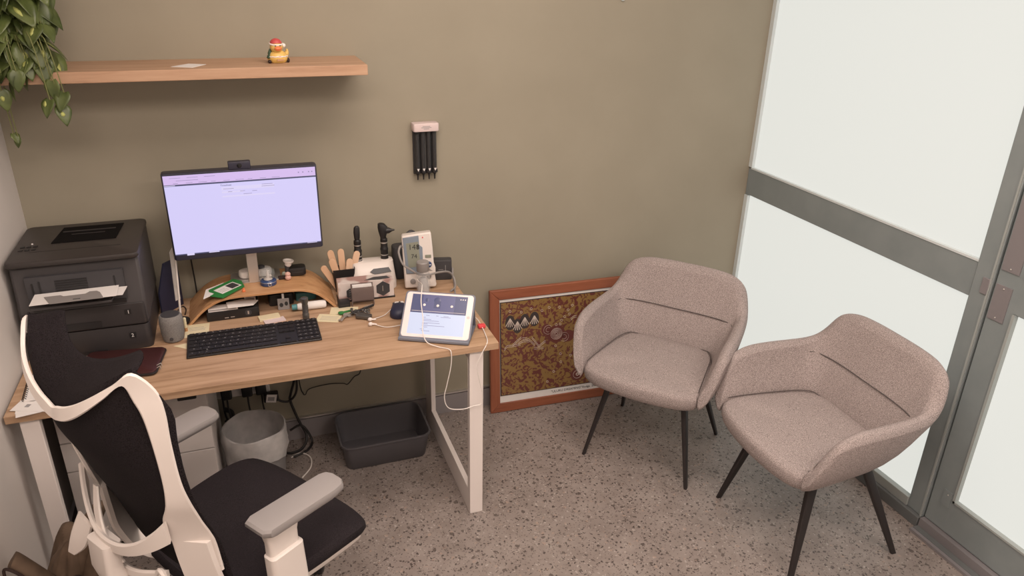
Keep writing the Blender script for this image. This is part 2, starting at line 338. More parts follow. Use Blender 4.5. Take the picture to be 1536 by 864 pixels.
build('hat_trim', MB().tube([(-.003+.0203*cos(a*pi/8), -.007+.0203*sin(a*pi/8), .062+.003*sin(a*pi/8)) for a in range(16)], .0028, 6, 1, True).ball((.021, -.010, .056), .0072), 'fur_white', t)
build('eye', MB().ball((-.011, -.0268, .0575), .0022), 'black', t); build('eye', MB().ball((.004, -.0275, .0575), .0022), 'black', t)
build('wreath', MB().lathe([(.006, .026), (.009, .031), (.002, .046)], 10, c=(-.024, -.002)).lathe([(.004, .014), (.011, .018), (.003, .032)], 10, c=(-.028, -.006)), 'green_dark', t)
build('boot', MB().ball((.031, -.012, .008), .006, .008, .008), 'bag_dark', t); build('boot', MB().ball((-.031, -.012, .006), .006, .008, .006), 'bag_dark', t)
build('plaque', MB().box(-.012, .01, -.0345, -.03, .009, .015), 'ply', t)

def leaf(L_, Wd, fold=.25, droop=.5):
    """heart-shaped leaf rows from stem point along +x"""
    rows = []
    prof = [(-.12, .0), (-.06, .55), (.1, .92), (.28, 1), (.48, .86), (.68, .6), (.85, .3), (1, .0)]
    for u, w in prof:
        row = []
        for v in (-1, -.55, 0, .55, 1):
            x = u*L_ - (abs(v)*.0 if u > 0 else 0); y = v*w*Wd/2; z = abs(v)*w*Wd*.5*fold-droop*L_*u*u*.5
            if u < 0: x = -.1*L_*abs(v) if w else -.0*L_
            row.append((x, y, z))
        rows.append(row)
    return rows
t = thing('potted_pothos', 'trailing green pothos with cream-flecked leaves at the left end of the shelf', 'plant', (.205, -.14, 1.61))
build('pot', MB().lathe([(.05, 0), (.062, .003), (.075, .12), (.078, .125), (.078, .135), (.071, .135), (.068, .12)], 28), 'pot', t)
build('soil', MB().lathe([(.001, .116), (.07, .118), (.001, .124)], 20), 'soil', t)
fol = MB(); stm = MB(); rnd = random.Random(11)
def put_leaf(px, py, pz, yaw, pit, roll, L_, vari=True):
    fol.M = Matrix.Translation((px, py, pz)) @ Matrix.Rotation(yaw, 4, 'Z') @ Matrix.Rotation(pit, 4, 'Y') @ Matrix.Rotation(roll, 4, 'X')
    rows = leaf(L_, L_*.78, .22, .45); fol.m(0).grid(rows)
    if vari:
        for k in range(rnd.randint(0, 1)):
            v = rnd.uniform(-.4, .4); u0 = rnd.uniform(.1, .3); u1 = u0+rnd.uniform(.2, .4); q = []
            for i in range(5):
                u = u0+(u1-u0)*i/4; wd = (.004+.004*rnd.random())*sin(pi*(i+.3)/4.6)
                yy = v*L_*.6*(1-u*.8); z = abs(yy)*.22*1.0-.45*L_*u*u*.5+.0012
                q.append([(u*L_, yy-wd, z), (u*L_, yy+wd, z)])
            fol.m(1).grid(q); fol.m(0)
top = Vector((0, 0, .13)); cnt = 0
specs = []
for i in range(210):
    a = rnd.uniform(-pi, .35) if i % 3 else rnd.uniform(0, 2*pi); h = rnd.uniform(0, 1)
    rad = rnd.uniform(.05, .115); x = rad*cos(a)*1.1; y = rad*sin(a)*.95-.01; z = .03+.33*h
    if z < .14: x = rnd.uniform(-.1, .115); y = -rnd.uniform(.07, .125)
    specs.append((x, y, z, rnd.uniform(-2.5, -.6) if i % 3 else a, rnd.uniform(.45, 1.25), rnd.uniform(-.5, .5), rnd.uniform(.06, .1)))
# leaves hanging in front of the shelf, and the long strand in the corner
for x, y, z, L_ in ((.115, -.15, -.02, .06), (.14, -.15, -.055, .06), (.10, -.155, -.075, .055), (.125, -.15, -.095, .06), (-.01, -.15, -.0, .07), (.02, -.15, -.01, .065), (-.05, -.15, .02, .08), (-.02, -.15, -.045, .06), (-.075, -.14, -.01, .07), (.03, -.155, .01, .06), (-.04, -.05, -.19, .035), (-.03, -.05, -.205, .03)):
    specs.append((x, y, z, rnd.uniform(-2.4, -.7), rnd.uniform(.9, 1.4), rnd.uniform(-.5, .5), L_))
for x, y, z, a, pit, roll, L_ in specs:
    # keep the leaf clear of both walls
    tipx = x+L_*cos(a)*cos(pit); tipy = y+L_*sin(a)*cos(pit)
    if min(tipx, x) < -.095: x += -.09-min(tipx, x)
    if max(tipy, y) > .10: y -= max(tipy, y)-.095
    if z < .02 and y > -.13 and z > -.12: y = -.15
    put_leaf(x, y, z, a, pit, roll, L_)
    b0 = top+Vector((x*.4, y*.35, -.005)); mid = Vector((x*.8, y*.8, max(z, .1)+.035))
    if z < .06: mid = Vector((x*.85, min(y, -.09), .1))
    stm.tube([b0, mid, (x, y, z)], .0016, 5, 4)
build('foliage', fol, ['leaf', 'leaf_var'], t, solid=.0006); build('stems', stm, 'stem', t)

# ------------------------------------------------------------------ wall dispenser and hook
t = thing('tip_dispenser', 'wall-mounted dispenser of four dark tip tubes under a pale pink cap', 'dispenser', (1.512, 0, 1.13), radians(0))
build('back_plate', MB().box(-.046, .046, -.012, 0, .02, .2), 'charcoal', t)
build('cap', MB().rbox(-.051, .051, -.05, 0, .195, .226, .008, .003), 'rosegrey', t)
cap = MB()
for k, (z, w) in enumerate(((.216, .03), (.211, .04), (.206, .022))): cap.box(-w/2, w/2, -.0504, -.0495, z-.0012, z+.0012)
build('lettering', cap, 'ink_grey', t)
for k in range(4):
    x = -.0345+.023*k; tb = MB().lathe([(.0095, .035), (.0105, .04), (.0105, .195)], 14, c=(x, -.028))
    tu = build('tube', tb, 'tube_glass', t)
    tp = MB().lathe([(.0085, .036), (.0085, .18 if k == 0 else .192)], 12, c=(x, -.028)); build('tips', tp, 'black', tu)
    build('nozzle', MB().lathe([(.012, .03), (.0115, .036), (.004, .018), (.0028, 0), (.001, -.001)][::-1], 12, c=(x, -.028)).lathe([(.0125, .028), (.0125, .038)], 12, c=(x, -.028)), 'black', t)
    build('arrow', MB().add([(x-.005, -.0415, .047), (x+.005, -.0415, .047), (x, -.0415, .036), (x-.005, -.0405, .047), (x+.005, -.0405, .047), (x, -.0405, .036)], [(0, 1, 2), (5, 4, 3), (0, 3, 4, 1), (1, 4, 5, 2), (2, 5, 3, 0)]), 'paper', t)
build('divider', MB().box(-.004, .004, -.016, -.01, .03, .195).m(1).ball((0, -.017, .12), .0022), ['cable_grey', 'black'], t)
single('wall_hook', MB().lathe([(.001, -.012), (.008, -.009), (.009, .0), (.009, .04), (.006, .045)], 16, sy=.6), 'white_bead', 'small white wall hook at the top of the sage wall', 'hook', (2.347, -.0065, 1.812))

# ------------------------------------------------------------------ desk
DX0, DX1, DY = .098, 1.585, -.728
t = thing('desk', 'pale oak desk on white metal loop legs with equipment on it', 'desk', (DX0, -.02, 0))
w = DX1-DX0
build('tabletop', B(0, w, DY+.02, 0, .705, .73), 'oak', t, bev=.0012)
for x0, nm in ((.03, 'leg_frame'), (w-.102, 'leg_frame')):
    b = MB().box(x0, x0+.05, DY+.033, DY+.058, 0, .705); s0, s1 = (x0, x0+.02)
    b.box(s0, s1, DY+.058, -.01, 0, .1); b.box(s0, s1, -.11, -.01, .1, .705); b.box(s0, s1, DY+.058, -.11, .665, .705)
    build(nm, b, 'leg_white', t, bev=.0015)
build('crossbar', B(.05, w-.1, -.09, -.065, .665, .7), 'leg_white', t)

t = thing('drawer_cabinet', 'white drawer cabinet under the left half of the desk', 'cabinet', (.152, -.06, 0))
build('body', B(0, .462, -.42, 0, .03, .62), 'cab_white', t, bev=.001)
for z0, z1 in ((.033, .353), (.357, .466), (.470, .617)):
    dd = build('drawer', B(.001, .461, -.44, -.421, z0, z1), 'cab_white', t, bev=.0015)
build('lock', MB().rbox(.372, .432, -.462, -.441, .575, .612, .004, .002), 'black', t)
for x in (.05, .41):
    for y in (-.38, -.04): build('caster', MB().at(x, y, .016).lathe([(.014, -.0155), (.016, -.012), (.016, .014)], 12), 'black', t)

# ------------------------------------------------------------------ waste bin, tub, cables under the desk
t = thing('waste_bin', 'round grey waste bin with a white liner under the desk', 'bin', (.745, -.35, 0))
build('bin_body', MB().lathe([(.088, 0), (.09, .004), (.112, .3), (.1125, .315), (.109, .315), (.086, .008), (.001, .008)], 36), 'bin', t)
rows = []
for j, (rd, z) in enumerate([(.064, .1), (.090, .2), (.1035, .31), (.1105, .3215), (.1155, .318), (.118, .28), (.1165, .24), (.1155, .215)]):
    row = []
    for i in range(48):
        a = 2*pi*i/48; wv = (.0035*sin(7*a+j)+.0025*sin(13*a+2*j))*(0 if 2 <= j <= 4 else 1)
        zz = z + (.012*sin(5*a)+.012*sin(3*a+1) if j == 7 else 0)+(.004*sin(4*a) if j == 3 else 0)
        row.append(((rd+wv)*cos(a), (rd+wv)*sin(a), zz))
    rows.append(row)
build('liner', MB().loft(rows, caps=False), 'liner', t)

t = thing('plastic_tub', 'shallow grey rectangular plastic tub on the floor under the desk', 'tub', (1.248, -.205, 0))
def rect_ring(w_, h_, r, z): return [(x, y, z) for x, y in rr(w_, h_, r, 5)]
build('tub_body', MB().loft([rect_ring(.33, .2, .03, 0), rect_ring(.335, .21, .035, .004), rect_ring(.362, .26, .04, .122), rect_ring(.375, .275, .045, .123), rect_ring(.375, .275, .045, .13), rect_ring(.36, .262, .04, .13), rect_ring(.345, .235, .035, .07), rect_ring(.325, .2, .03, .006)]), 'tray', t)
build('label', MB().box(.1885, .1895, -.03, .01, .1, .125).m(1).box(.1894, .1898, -.022, .002, .107, .118), ['paper', 'ink_grey'], t)
for k, lab in ((0, 'black power cord looping from the desk down to the floor beside the bin'), (1, 'thin black cord sagging along the wall under the desk'), (2, 'white cable curling on the floor right of the bin')):
    if k == 0:
        b = MB().tube([(.925, -.06, .69), (.93, -.05, .5), (.925, -.04, .34), (.9, -.04, .25), (.895, -.035, .21), (.92, -.04, .11), (.945, -.06, .04), (.92, -.1, .008), (.87, -.12, .008), (.84, -.1, .008)], .0055, 8)
        b.tube([(.83, -.06, .262), (.86, -.05, .225), (.895, -.045, .22), (.925, -.05, .27), (.93, -.055, .4), (.935, -.06, .6)], .005, 8)
        b.tube([(.88, -.05, .075), (.93, -.05, .09), (.965, -.07, .02), (.94, -.12, .008), (.88, -.15, .008)], .005, 8)
        single('extension_cord', b, 'cable_black', lab, 'cord')
    if k == 1:
        single('thin_cord', MB().tube([(.935, -.03, .5), (.94, -.03, .29), (.95, -.028, .235), (.96, -.025, .225), (.98, -.025, .25), (1.06, -.025, .258), (1.12, -.025, .25), (1.14, -.025, .243), (1.17, -.025, .275), (1.195, -.025, .29), (1.205, -.028, .36), (1.21, -.03, .5)], .0025, 6), 'cable_black', lab, 'cord')
    if k == 2:
        single('white_cable', MB().tube([(.87, -.15, .006), (.91, -.13, .006), (.945, -.17, .006), (.94, -.24, .006), (.9, -.3, .006)], .003, 6), 'cable_white', lab, 'cable')
t = thing('power_adapter', 'black power adapter with a white label hanging on its cord under the desk', 'power adapter', (.82, -.05, .255), 0)
build('body', MB().rbox(-.03, .03, -.02, .015, -.014, .02, .006, .003), 'black', t)
build('label', MB().at(0, 0, 0, ry=.2).box(-.02, .02, -.0222, -.02, -.014, .022).m(1).box(-.014, .012, -.0226, -.022, -.006, .012), ['paper', 'ink_grey'], t)
t = thing('wall_socket', 'white wall socket with black plugs behind the desk', 'socket', (.70, 0, .3))
build('plate', MB().rbox(-.09, .12, -.012, 0, -.04, .035, .006, .002), 'paper', t)
for x in (-.05, .03, .085): build('plug', MB().rbox(x-.022, x+.02, -.05, -.012, -.03, .02, .008, .004).tube([(x, -.045, -.02), (x, -.05, -.07), (x+.004, -.05, -.12)], .004, 6), 'black', t)
single('cable_bundle', MB().tube([(.632, -.035, .66), (.635, -.03, .4), (.632, -.03, .22), (.64, -.03, .16)], .004).tube([(.632, -.03, .22), (.66, -.035, .2), (.65, -.04, .15), (.635, -.035, .17)], .01), 'cable_black', 'black plug and cord hanging between the drawer cabinet and the bin', 'cord')

# ------------------------------------------------------------------ printer
t = thing('printer', 'dark laser printer with an extra paper tray on the left end of the desk', 'printer', (.108, -.05, .73))
PW, PD, PH = .364, .352, .342
def pol(pts, x0, x1): return [[(x0, y, z) for y, z in pts], [(x1, y, z) for y, z in pts]]
build('extra_tray', MB().rbox(.004, PW-.002, -PD, 0, 0, .088, .02, .004), 'printer', t)
build('body', MB().loft(pol([(0, .092), (-PD, .092), (-PD-.002, .18), (-PD+.006, .20), (-PD+.016, PH-.02), (0, PH-.01)], 0, PW)), 'printer_grey', t, bev=.01)
build('paper_cassette', MB().rbox(.006, PW-.004, -PD-.006, -PD+.05, .094, .170, .012, .004), 'printer', t)
build('top_cover', MB().rbox(-.004, PW+.004, -PD-.008, 0, PH-.018, PH, .02, .006), 'printer_top', t)
build('output_bay', MB().loft([[(x, y, PH+.0005) for x, y in ((.1, -.2), (.29, -.2), (.3, -.045), (.115, -.045))], [(x, y, PH+.0025) for x, y in ((.1, -.2), (.29, -.2), (.3, -.045), (.115, -.045))]]).m(1).box(.12, .28, -.1, -.095, PH+.0026, PH+.005).box(.15, .25, -.13, -.127, PH+.0026, PH+.004), ['bay', 'printer'], t)
build('front_recess', MB().box(.04, PW-.05, -PD-.004, -PD+.01, .185, .29), 'charcoal', t)
b = MB()
for k in range(5): b.box(.12, .21, -PD-.006, -PD-.004, .237+k*.008, .241+k*.008)
b.box(.055, .06, -PD-.006, -PD-.003, .22, .27).box(.075, .08, -PD-.006, -PD-.003, .205, .275).box(.285, .289, -PD-.006, -PD-.003, .22, .27)
build('vent', b, 'black', t)
build('tray_slot', MB().box(.045, PW-.055, -PD-.006, -PD+.01, .176, .190), 'black', t)
tr = build('fold_out_tray', MB().at(0, -PD, .21, rx=-.04).rbox(.05, .28, -.075, 0, -.004, .004, .008, .002), 'printer_grey', t)
build('handle_recess', MB().box(.115, .225, -PD-.0075, -PD, .098, .120), 'black', t); build('handle_recess', MB().box(.115, .225, -PD-.0025, -PD+.01, .0, .012), 'black', t)
nb = MB().box(.297, .316, -PD-.0075, -PD-.004, .132, .150).box(.297, .316, -PD-.0025, -PD+.002, .045, .063).m(1)
nb.text('1', .017, .3035, -PD-.0078, .135).text('2', .017, .3015, -PD-.0028, .048)
build('tray_number', nb, ['black', 'paper'], t)
bt_ = MB().m(0)
for i in range(3):
    for j in range(2): bt_.rbox(.015+i*.018, .028+i*.018, -.25+j*.03, -.235+j*.03, PH, PH+.002, .003, .0006)
bt_.m(1).ball((.045, -.19, PH+.001), .003)
build('buttons', bt_, ['black', 'paper'], t)
build('lid_seam', MB().box(.05, .31, -.268, -.266, PH+.0001, PH+.0008), 'black', t)
t2 = thing('paper_sheets', 'white sheets of paper sticking out of the printer front', 'paper', (.165, -.405, .945))
build('sheet', MB().at(.12, -.04, .022, rx=-.04, rz=.03).box(-.115, .12, -.06, .035, 0, .0015), 'paper', t2)
build('sheet', MB().at(.15, -.03, .016, rx=-.04, rz=-.08).box(-.09, .11, -.04, .035, 0, .0015), 'paper', t2)
build('grey_cover', MB().at(.12, -.02, .0235, rx=-.04, rz=.03).prism([(-.06, -.09), (.085, -.09), (.07, -.035), (.06, -.02), (.04, -.018), (.03, -.035), (-.03, -.035), (-.04, -.022), (-.085, -.022)], 0, .001).m(1).box(.0, .02, -.075, -.07, .001, .0014), ['cable_grey', 'ink'], t2)

# ------------------------------------------------------------------ left desk end: folder, notebook, papers
t = thing('maroon_folder', 'dark maroon zip folder lying on the desk in front of the printer', 'folder', (.385, -.52, .73), radians(-8))
build('cover', MB().rbox(-.12, .115, -.075, .095, .001, .016, .02, .004), 'maroon', t)
build('zip', MB().rbox(-.122, .118, -.079, .097, .006, .011, .02, .001), 'black', t)
b = MB()
for k in range(2): b.tube([(.112+k*.004, -.035-k*.018, .016), (.125, -.035-k*.018, .022), (.126, -.035-k*.018, .012)], .0016, 6, 3)
build('zip_pull', b, 'silver', t)
t = thing('spiral_notebook', 'white spiral-bound notebook on the left desk corner by the wall', 'notebook', (.19, -.6, .7345), radians(4))
build('pages', MB().box(-.055, .055, -.06, .1, 0, .006), 'paper', t)
b = MB()
for k in range(14): b.tube([(-.055+.006*cos(a), -.055+k*.0115, .004+.008*sin(a)) for a in [i*2*pi/8 for i in range(8)]], .001, 5, 1, True)
build('spiral', b, 'black', t)
single('loose_papers', MB().box(-.07, .07, -.035, .04, 0, .0015).at(.01, -.015, .0016, rz=.2).box(-.08, .06, -.03, .03, 0, .001).at(-.03, -.01, .0028, rz=-.35).box(-.05, .07, -.025, .025, 0, .001).m(1).box(-.02, -.008, -.005, .01, .0011, .0016), ['paper', 'ink_grey'], 'white torn paper slips on the front left corner of the desk', 'paper', (.195, -.685, .7302))

# ------------------------------------------------------------------ monitor on its riser
RZ = .822
t = thing('monitor_riser', 'bent plywood monitor riser arching over the desk', 'riser', (.835, -.16, .73))
path = catmull([(-.262, 0, .0), (-.225, 0, .038), (-.19, 0, .065), (-.145, 0, .085), (-.09, 0, .092), (0, 0, .092), (.09, 0, .092), (.145, 0, .087), (.19, 0, .07), (.225, 0, .042), (.262, 0, 0)], 5)
rings = []
for i, p in enumerate(path):
    tg = (path[min(i+1, len(path)-1)]-path[max(i-1, 0)]).normalized(); n_ = Vector((-tg.z, 0, tg.x)); q = p-n_*.009
    if q.z < 0: q.z = 0
    rings.append([(p.x, -.11, p.z), (p.x, .11, p.z), (q.x, .11, q.z), (q.x, -.11, q.z)])
build('arch', MB().loft(rings), 'ply', t, bev=.001)

t = thing('monitor', 'computer monitor showing a pale web page on the plywood riser', 'monitor', (.8145, -.2, 1.107), radians(-.3))
MW, MH = .512, .312
build('housing', MB().rbox(-MW/2, MW/2, 0, .045, -MH/2, MH/2, .01, .004).box(-.11, .11, .045, .06, -.09, .09), 'bezel', t, bev=.002)
sw, z0, z1 = MW/2-.006, -MH/2+.02, MH/2-.007
s_ = MB().box(-sw, sw, -.001, 0, z0, z1)
s_.m(1).box(-sw, sw, -.0014, -.001, z1-.031, z1)            # browser bar
s_.m(2).box(-sw, sw, -.0014, -.001, z1-.0365, z1-.031).box(-sw, sw, -.0014, -.001, z0, z0+.004)
s_.m(3).box(-.07, .105, -.0014, -.001, z1-.062, z1-.05).box(-.07, .105, -.0014, -.001, z1-.087, z1-.082).box(-.07, -.0, -.0014, -.001, z1-.072, z1-.066)
s_.m(4)
for k in range(9): s_.box(-sw+.03+k*.04, -sw+.045+k*.04+.006*(k % 3), -.0018, -.0014, z1-.0275, z1-.0262)
for k in range(3): s_.box(-sw+.02+k*.055, -sw+.055+k*.055, -.0018, -.0014, z1-.009, z1-.0078)
s_.box(-sw+.04, -sw+.11, -.0018, -.0014, z1-.0185, z1-.0172)
for x in (.19, .205, .225, .236): s_.box(x, x+.004, -.0018, -.0014, z1-.018, z1-.014)
for x0, x1, z in ((-.064, -.03, .057), (-.05, -.036, .068), (-.01, .006, .068), (.03, .046, .07), (.064, .1, .049), (.063, .106, .056), (.0, .028, .079)): s_.box(x0, x1, -.0018, -.0014, z1-z-.001, z1-z+.0004)
s_.m(2).text('Timesheet', .0085, -.072, -.0015, z1-.047)
s_.m(3).box(-.212, -.188, -.0018, -.0014, z0-.003, z0+.004).box(-.14, -.105, -.0018, -.0014, z0, z0+.0035).box(.2, .235, -.0018, -.0014, z0+.001, z0+.003).box(-sw, -sw+.035, -.0018, -.0014, z1-.035, z1-.033)
build('screen', s_, ['screen', 'screen_head', 'screen_dark', 'screen_card', 'screen_text'], t)
hy = .03+.2-.145
build('stand_column', MB().box(-.02, .018, .035, .05, -.28, -.05), 'silver', t, bev=.002)
build('stand_base', MB().rbox(-.085, .095, .035, .14, -.2848, -.279, .01, .002), 'silver', t)
single('webcam', MB().rbox(-.037, .037, -.012, .014, .0005, .026, .004, .002).m(1).at(0, -.0125, .013, rx=pi/2).lathe([(.008, 0), (.008, .001), (.005, .0015)], 16), ['bezel', 'black_gloss'], 'dark webcam on top of the monitor', 'webcam', (.812, -.186, 1.2635))

single('mini_computer', MB().rbox(-.09, .09, -.09, .09, 0, .036, .004, .0015).m(1).box(-.03, -.016, -.0912, -.09, .007, .0095).box(-.01, .004, -.0912, -.09, .008, .0105).m(2).at(.052, -.0905, .019, rx=pi/2).lathe([(.0115, 0), (.0115, .0006), (.0095, .0008), (.0093, .0002)], 24).m(1).box(-.0025, .0025, -.006, .006, .0, .0012), ['black', 'silver', 'charcoal'], 'small black desktop computer under the plywood riser', 'computer', (.727, -.172, .73))
single('card_stack', MB().box(-.06, .04, -.02, .012, 0, .012).m(1).box(-.058, .035, -.0204, -.02, .0035, .0085).m(0).at(.055, .0, .005, rz=.3, ry=.1).prism([(-.06, -.03), (.03, -.035), (.06, .0), (.01, .03), (-.05, .02)], .008, .011), ['paper', 'ink_grey'], 'white card and curled paper on top of the small black computer', 'paper', (.705, -.24, .766))
single('barcode_card', MB().at(0, 0, .001, rx=.5).box(-.02, .02, -.02, .02, 0, .001).m(1).box(-.015, .015, -.012, -.002, .001, .0014).box(-.015, .01, .003, .012, .001, .0014), ['paper', 'ink_grey'], 'small barcode card propped on the right of the small computer', 'card', (.79, -.2, .777))
single('laptop_dock', MB().rbox(-.09, .0, -.055, .055, 0, .045, .01, .003), 'black', 'black box under the right side of the riser behind the photo tag', 'box', (.945, -.14, .73))
t = thing('photo_tag', 'grey photo tag with a lanyard clip leaning under the riser', 'tag', (.905, -.236, .731), radians(-4), rx=-.25)
build('card', MB().rbox(-.021, .021, -.002, .001, 0, .042, .003, .0008).m(1).box(-.017, .017, -.0026, -.002, .005, .037).m(2).ball((.01, -.003, .022), .006, .0006, .008).ball((-.008, -.003, .018), .007, .0006, .008), ['plastic_pad', 'cable_grey', 'ink'], t)
build('clip', MB().box(-.004, .004, -.002, .0, .042, .06), 'silver', t)
single('teal_box', MB().rbox(-.065, .01, -.04, .04, 0, .03, .004, .002), 'teal', 'dark teal box under the right end of the riser behind the white tube', 'box', (1.02, -.135, .7302))
t = thing('ointment_tube', 'white capped tube with a teal end lying under the riser', 'tube', (.99, -.262, .7465), 0)
build('barrel', MB().at(ry=pi/2).lathe([(.001, -.04), (.011, -.038), (.013, -.03), (.0155, .0), (.0155, .062), (.013, .066), (.001, .068)], 18), 'paper', t)
build('cap', MB().at(ry=pi/2).lathe([(.001, -.058), (.0105, -.057), (.0115, -.04), (.001, -.038)], 18), 'teal', t)
t = thing('torch', 'small grey metal torch standing upright behind the keyboard', 'torch', (.975, -.335, .73))
build('barrel', MB().lathe([(.0115, 0), (.012, .002), (.012, .02), (.0105, .022), (.0105, .06), (.0125, .065), (.0135, .082), (.012, .083)], 20), 'torch', t)
b = MB()
for z in (.026, .032, .038, .044, .05): b.lathe([(.0108, z), (.0114, z+.0015), (.0108, z+.003)], 20, caps=False)
build('grip', b, 'charcoal', t)
build('clip', MB().box(-.019, -.011, -.003, .003, .07, .08), 'torch', t)
single('sticky_block', MB().box(-.038, .035, -.02, .018, 0, .007).at(.012, -.032, 0, rz=.08).m(1).box(-.038, .035, -.018, .016, 0, .004), ['yellow_paper', 'rosegrey'], 'small pad of yellow and pink notes behind the keyboard', 'notes', (.85, -.292, .7302), radians(8))
single('note_card', MB().box(-.04, .038, -.055, .045, 0, .001).m(1).box(-.03, .025, -.005, -.003, .001, .0013).box(-.03, .028, .005, .007, .001, .0013).box(-.03, .02, .016, .018, .001, .0013), ['yellow_paper', 'ink_grey'], 'cream handwritten note card at the top left of the keyboard', 'note', (.605, -.315, .7302), radians(-2))
single('sticky_note', MB().prism([(-.045, .02), (.03, .035), (.03, -.04)], 0, .001), 'yellow_paper', 'plain yellow sticky note half under the left end of the keyboard', 'note', (.575, -.44, .7302))
single('marker_pen', MB().lathe([(.005, 0), (.0055, .002), (.0055, .05), (.003, .053)], 12).m(1).lathe([(.0058, .0), (.0058, .015)], 12), ['yellow_paper', 'ply'], 'short cream marker standing behind the grey speaker', 'pen', (.568, -.315, .7302))

# items on the riser
t = thing('snow_globe', 'small snow globe with a blue base on the riser', 'snow globe', (.862, -.195, RZ))
build('base', MB().lathe([(.026, 0), (.029, .003), (.029, .016), (.024, .021), (.001, .021)], 28).m(1).tube([(.0292*cos(a*pi/12), .0292*sin(a*pi/12), .015) for a in range(24)], .0009, 5, 1, True).at(.003, -.0295, .009, rx=pi/2).tube([(.0055*cos(a*pi/6), .0055*sin(a*pi/6), 0) for a in range(12)], .0013, 5, 1, True), ['blue', 'silver'], t)
build('globe', MB().ball((0, 0, .044), .0265, n=24, k=14), 'dome', t)
build('figure', MB().lathe([(.016, .022), (.012, .027), (.001, .028)], 14).lathe([(.006, .027), (.007, .035), (.004, .045), (.003, .05), (.001, .06)], 10).ball((.009, -.002, .035), .005), 'fur_white', t)
t = thing('medical_sensor', 'white rounded handheld device lying in front of the monitor stand', 'device', (.815, -.108, RZ+.0074), radians(5))
build('body', MB().rbox(-.055, .065, -.028, .025, 0, .026, .022, .008), 'plastic_white', t)
build('button', MB().lathe([(.014, .026), (.014, .033), (.011, .036)], 16, c=(.028, 0)), 'charcoal', t)
t = thing('novelty_figure', 'little white cup-headed figure on the riser near the right end', 'figurine', (.936, -.135, RZ))
build('head', MB().at(.004, 0, .043, ry=.15).lathe([(.009, -.002), (.012, .002), (.012, .012), (.019, .016), (.02, .021), (.016, .022), (.012, .018)], 20), 'fur_white', t)
build('body', MB().lathe([(.008, .0), (.01, .01), (.008, .03), (.009, .044)], 14), 'charcoal', t)
build('leaf_prop', MB().ball((-.014, -.008, .012), .009, .006, .012), 'lcd', t)
single('pink_figure', MB().ball((0, 0, .0105), .0115, .01, .0105).ball((.0, 0, .024), .0105, .009, .009), 'pink', 'small soft pink toy beside the white figurine on the riser', 'toy', (.934, -.175, RZ))
single('brown_block', MB().rbox(-.014, .014, -.008, .008, 0, .012, .003, .002), 'bag_dark', 'tiny dark brown block between the snow globe and the pink toy', 'block', (.913, -.158, RZ))
single('orange_bead', MB().lathe([(.001, 0), (.006, .001), (.006, .006), (.0035, .009), (.004, .013), (.001, .015)], 12), 'orange', 'tiny orange bead at the front edge of the riser', 'bead', (.773, -.238, RZ))
single('card_reader', MB().rbox(-.038, .032, -.025, .022, 0, .032, .012, .005).m(1).box(-.02, .02, -.0255, -.024, .014, .016), ['black', 'charcoal'], 'black rounded gadget at the right end of the riser', 'device', (.972, -.12, RZ))
t = thing('green_packet', 'flat green and white medicine packet with a label on the riser', 'packet', (.71, -.205, RZ+.001), radians(38))
build('wrapper', MB().at(rz=0, ry=-.05).prism([(-.055, -.055), (.05, -.045), (.075, .0), (.07, .04), (-.04, .04), (-.07, .0)], .004, .007), 'green', t)
build('leaflet', MB().at(-.02, .03, .0, rz=.12, ry=.03).prism([(-.085, -.03), (.05, -.025), (.06, .02), (-.02, .025)], .0005, .0035), 'paper', t)
build('label', MB().at(ry=-.05).box(-.035, .05, -.03, .02, .007, .0076).m(1).box(.012, .045, -.025, .015, .0076, .008).m(2).box(-.03, .005, -.02, -.018, .0076, .0079).box(-.03, .005, -.01, -.008, .0076, .0079).box(-.03, .0, .0, .002, .0076, .0079), ['paper', 'charcoal', 'ink_grey'], t)

# left of riser
t = thing('smart_speaker', 'short grey fabric-covered cylinder speaker left of the keyboard', 'speaker', (.531, -.365, .73))
build('body', MB().lathe([(.028, 0), (.033, .004), (.037, .03), (.0385, .07), (.037, .088), (.032, .095), (.001, .095)], 32), 'speaker', t)
build('top_disc', MB().lathe([(.0295, .094), (.0295, .0965), (.001, .0965)], 32), 'charcoal', t)
build('button', MB().at(-.004, -.0365, .018, rx=pi/2).lathe([(.006, -.002), (.006, .001), (.004, .0015)], 14), 'charcoal', t)
single('white_stick', MB().tube([(.548, -.215, .732), (.548, -.215, .735), (.557, -.14, .955), (.557, -.14, .957)], .004, 10, 0), 'plastic_white', 'slim white rod leaning up behind the grey speaker', 'rod')
single('dark_disc', MB().lathe([(.03, 0), (.032, .002), (.032, .012), (.028, .014)], 24), 'black', 'round black disc base behind the grey speaker', 'disc', (.548, -.24, .73))
t = thing('document_sleeve', 'dark blue document sleeve with white card leaning between printer and monitor', 'folder', (.517, -.11, .731), radians(-38), ry=.03)
build('sleeve', MB().loft([[(x, y, z) for y, z in ((-.06, 0), (.05, 0), (.045, .19), (-.02, .19), (-.06, .09))] for x in (0, .006)]), 'navy', t)
build('card', MB().loft([[(x, y, z) for y, z in ((.01, .03), (.035, .03), (.03, .235), (.015, .222))] for x in (.0065, .0085)]), 'paper', t)
single('desk_cable', MB().tube([(.535, -.185, .7325), (.535, -.13, .7325), (.55, -.10, .7325), (.562, -.13, .7325), (.560, -.18, .7325)], .0022, 6).tube([(.60, -.03, .733), (.6, -.025, .8), (.597, -.03, .95), (.595, -.05, 1.0)], .003, 6), 'cable_black', 'black cable curled on the desk behind the grey speaker', 'cable')

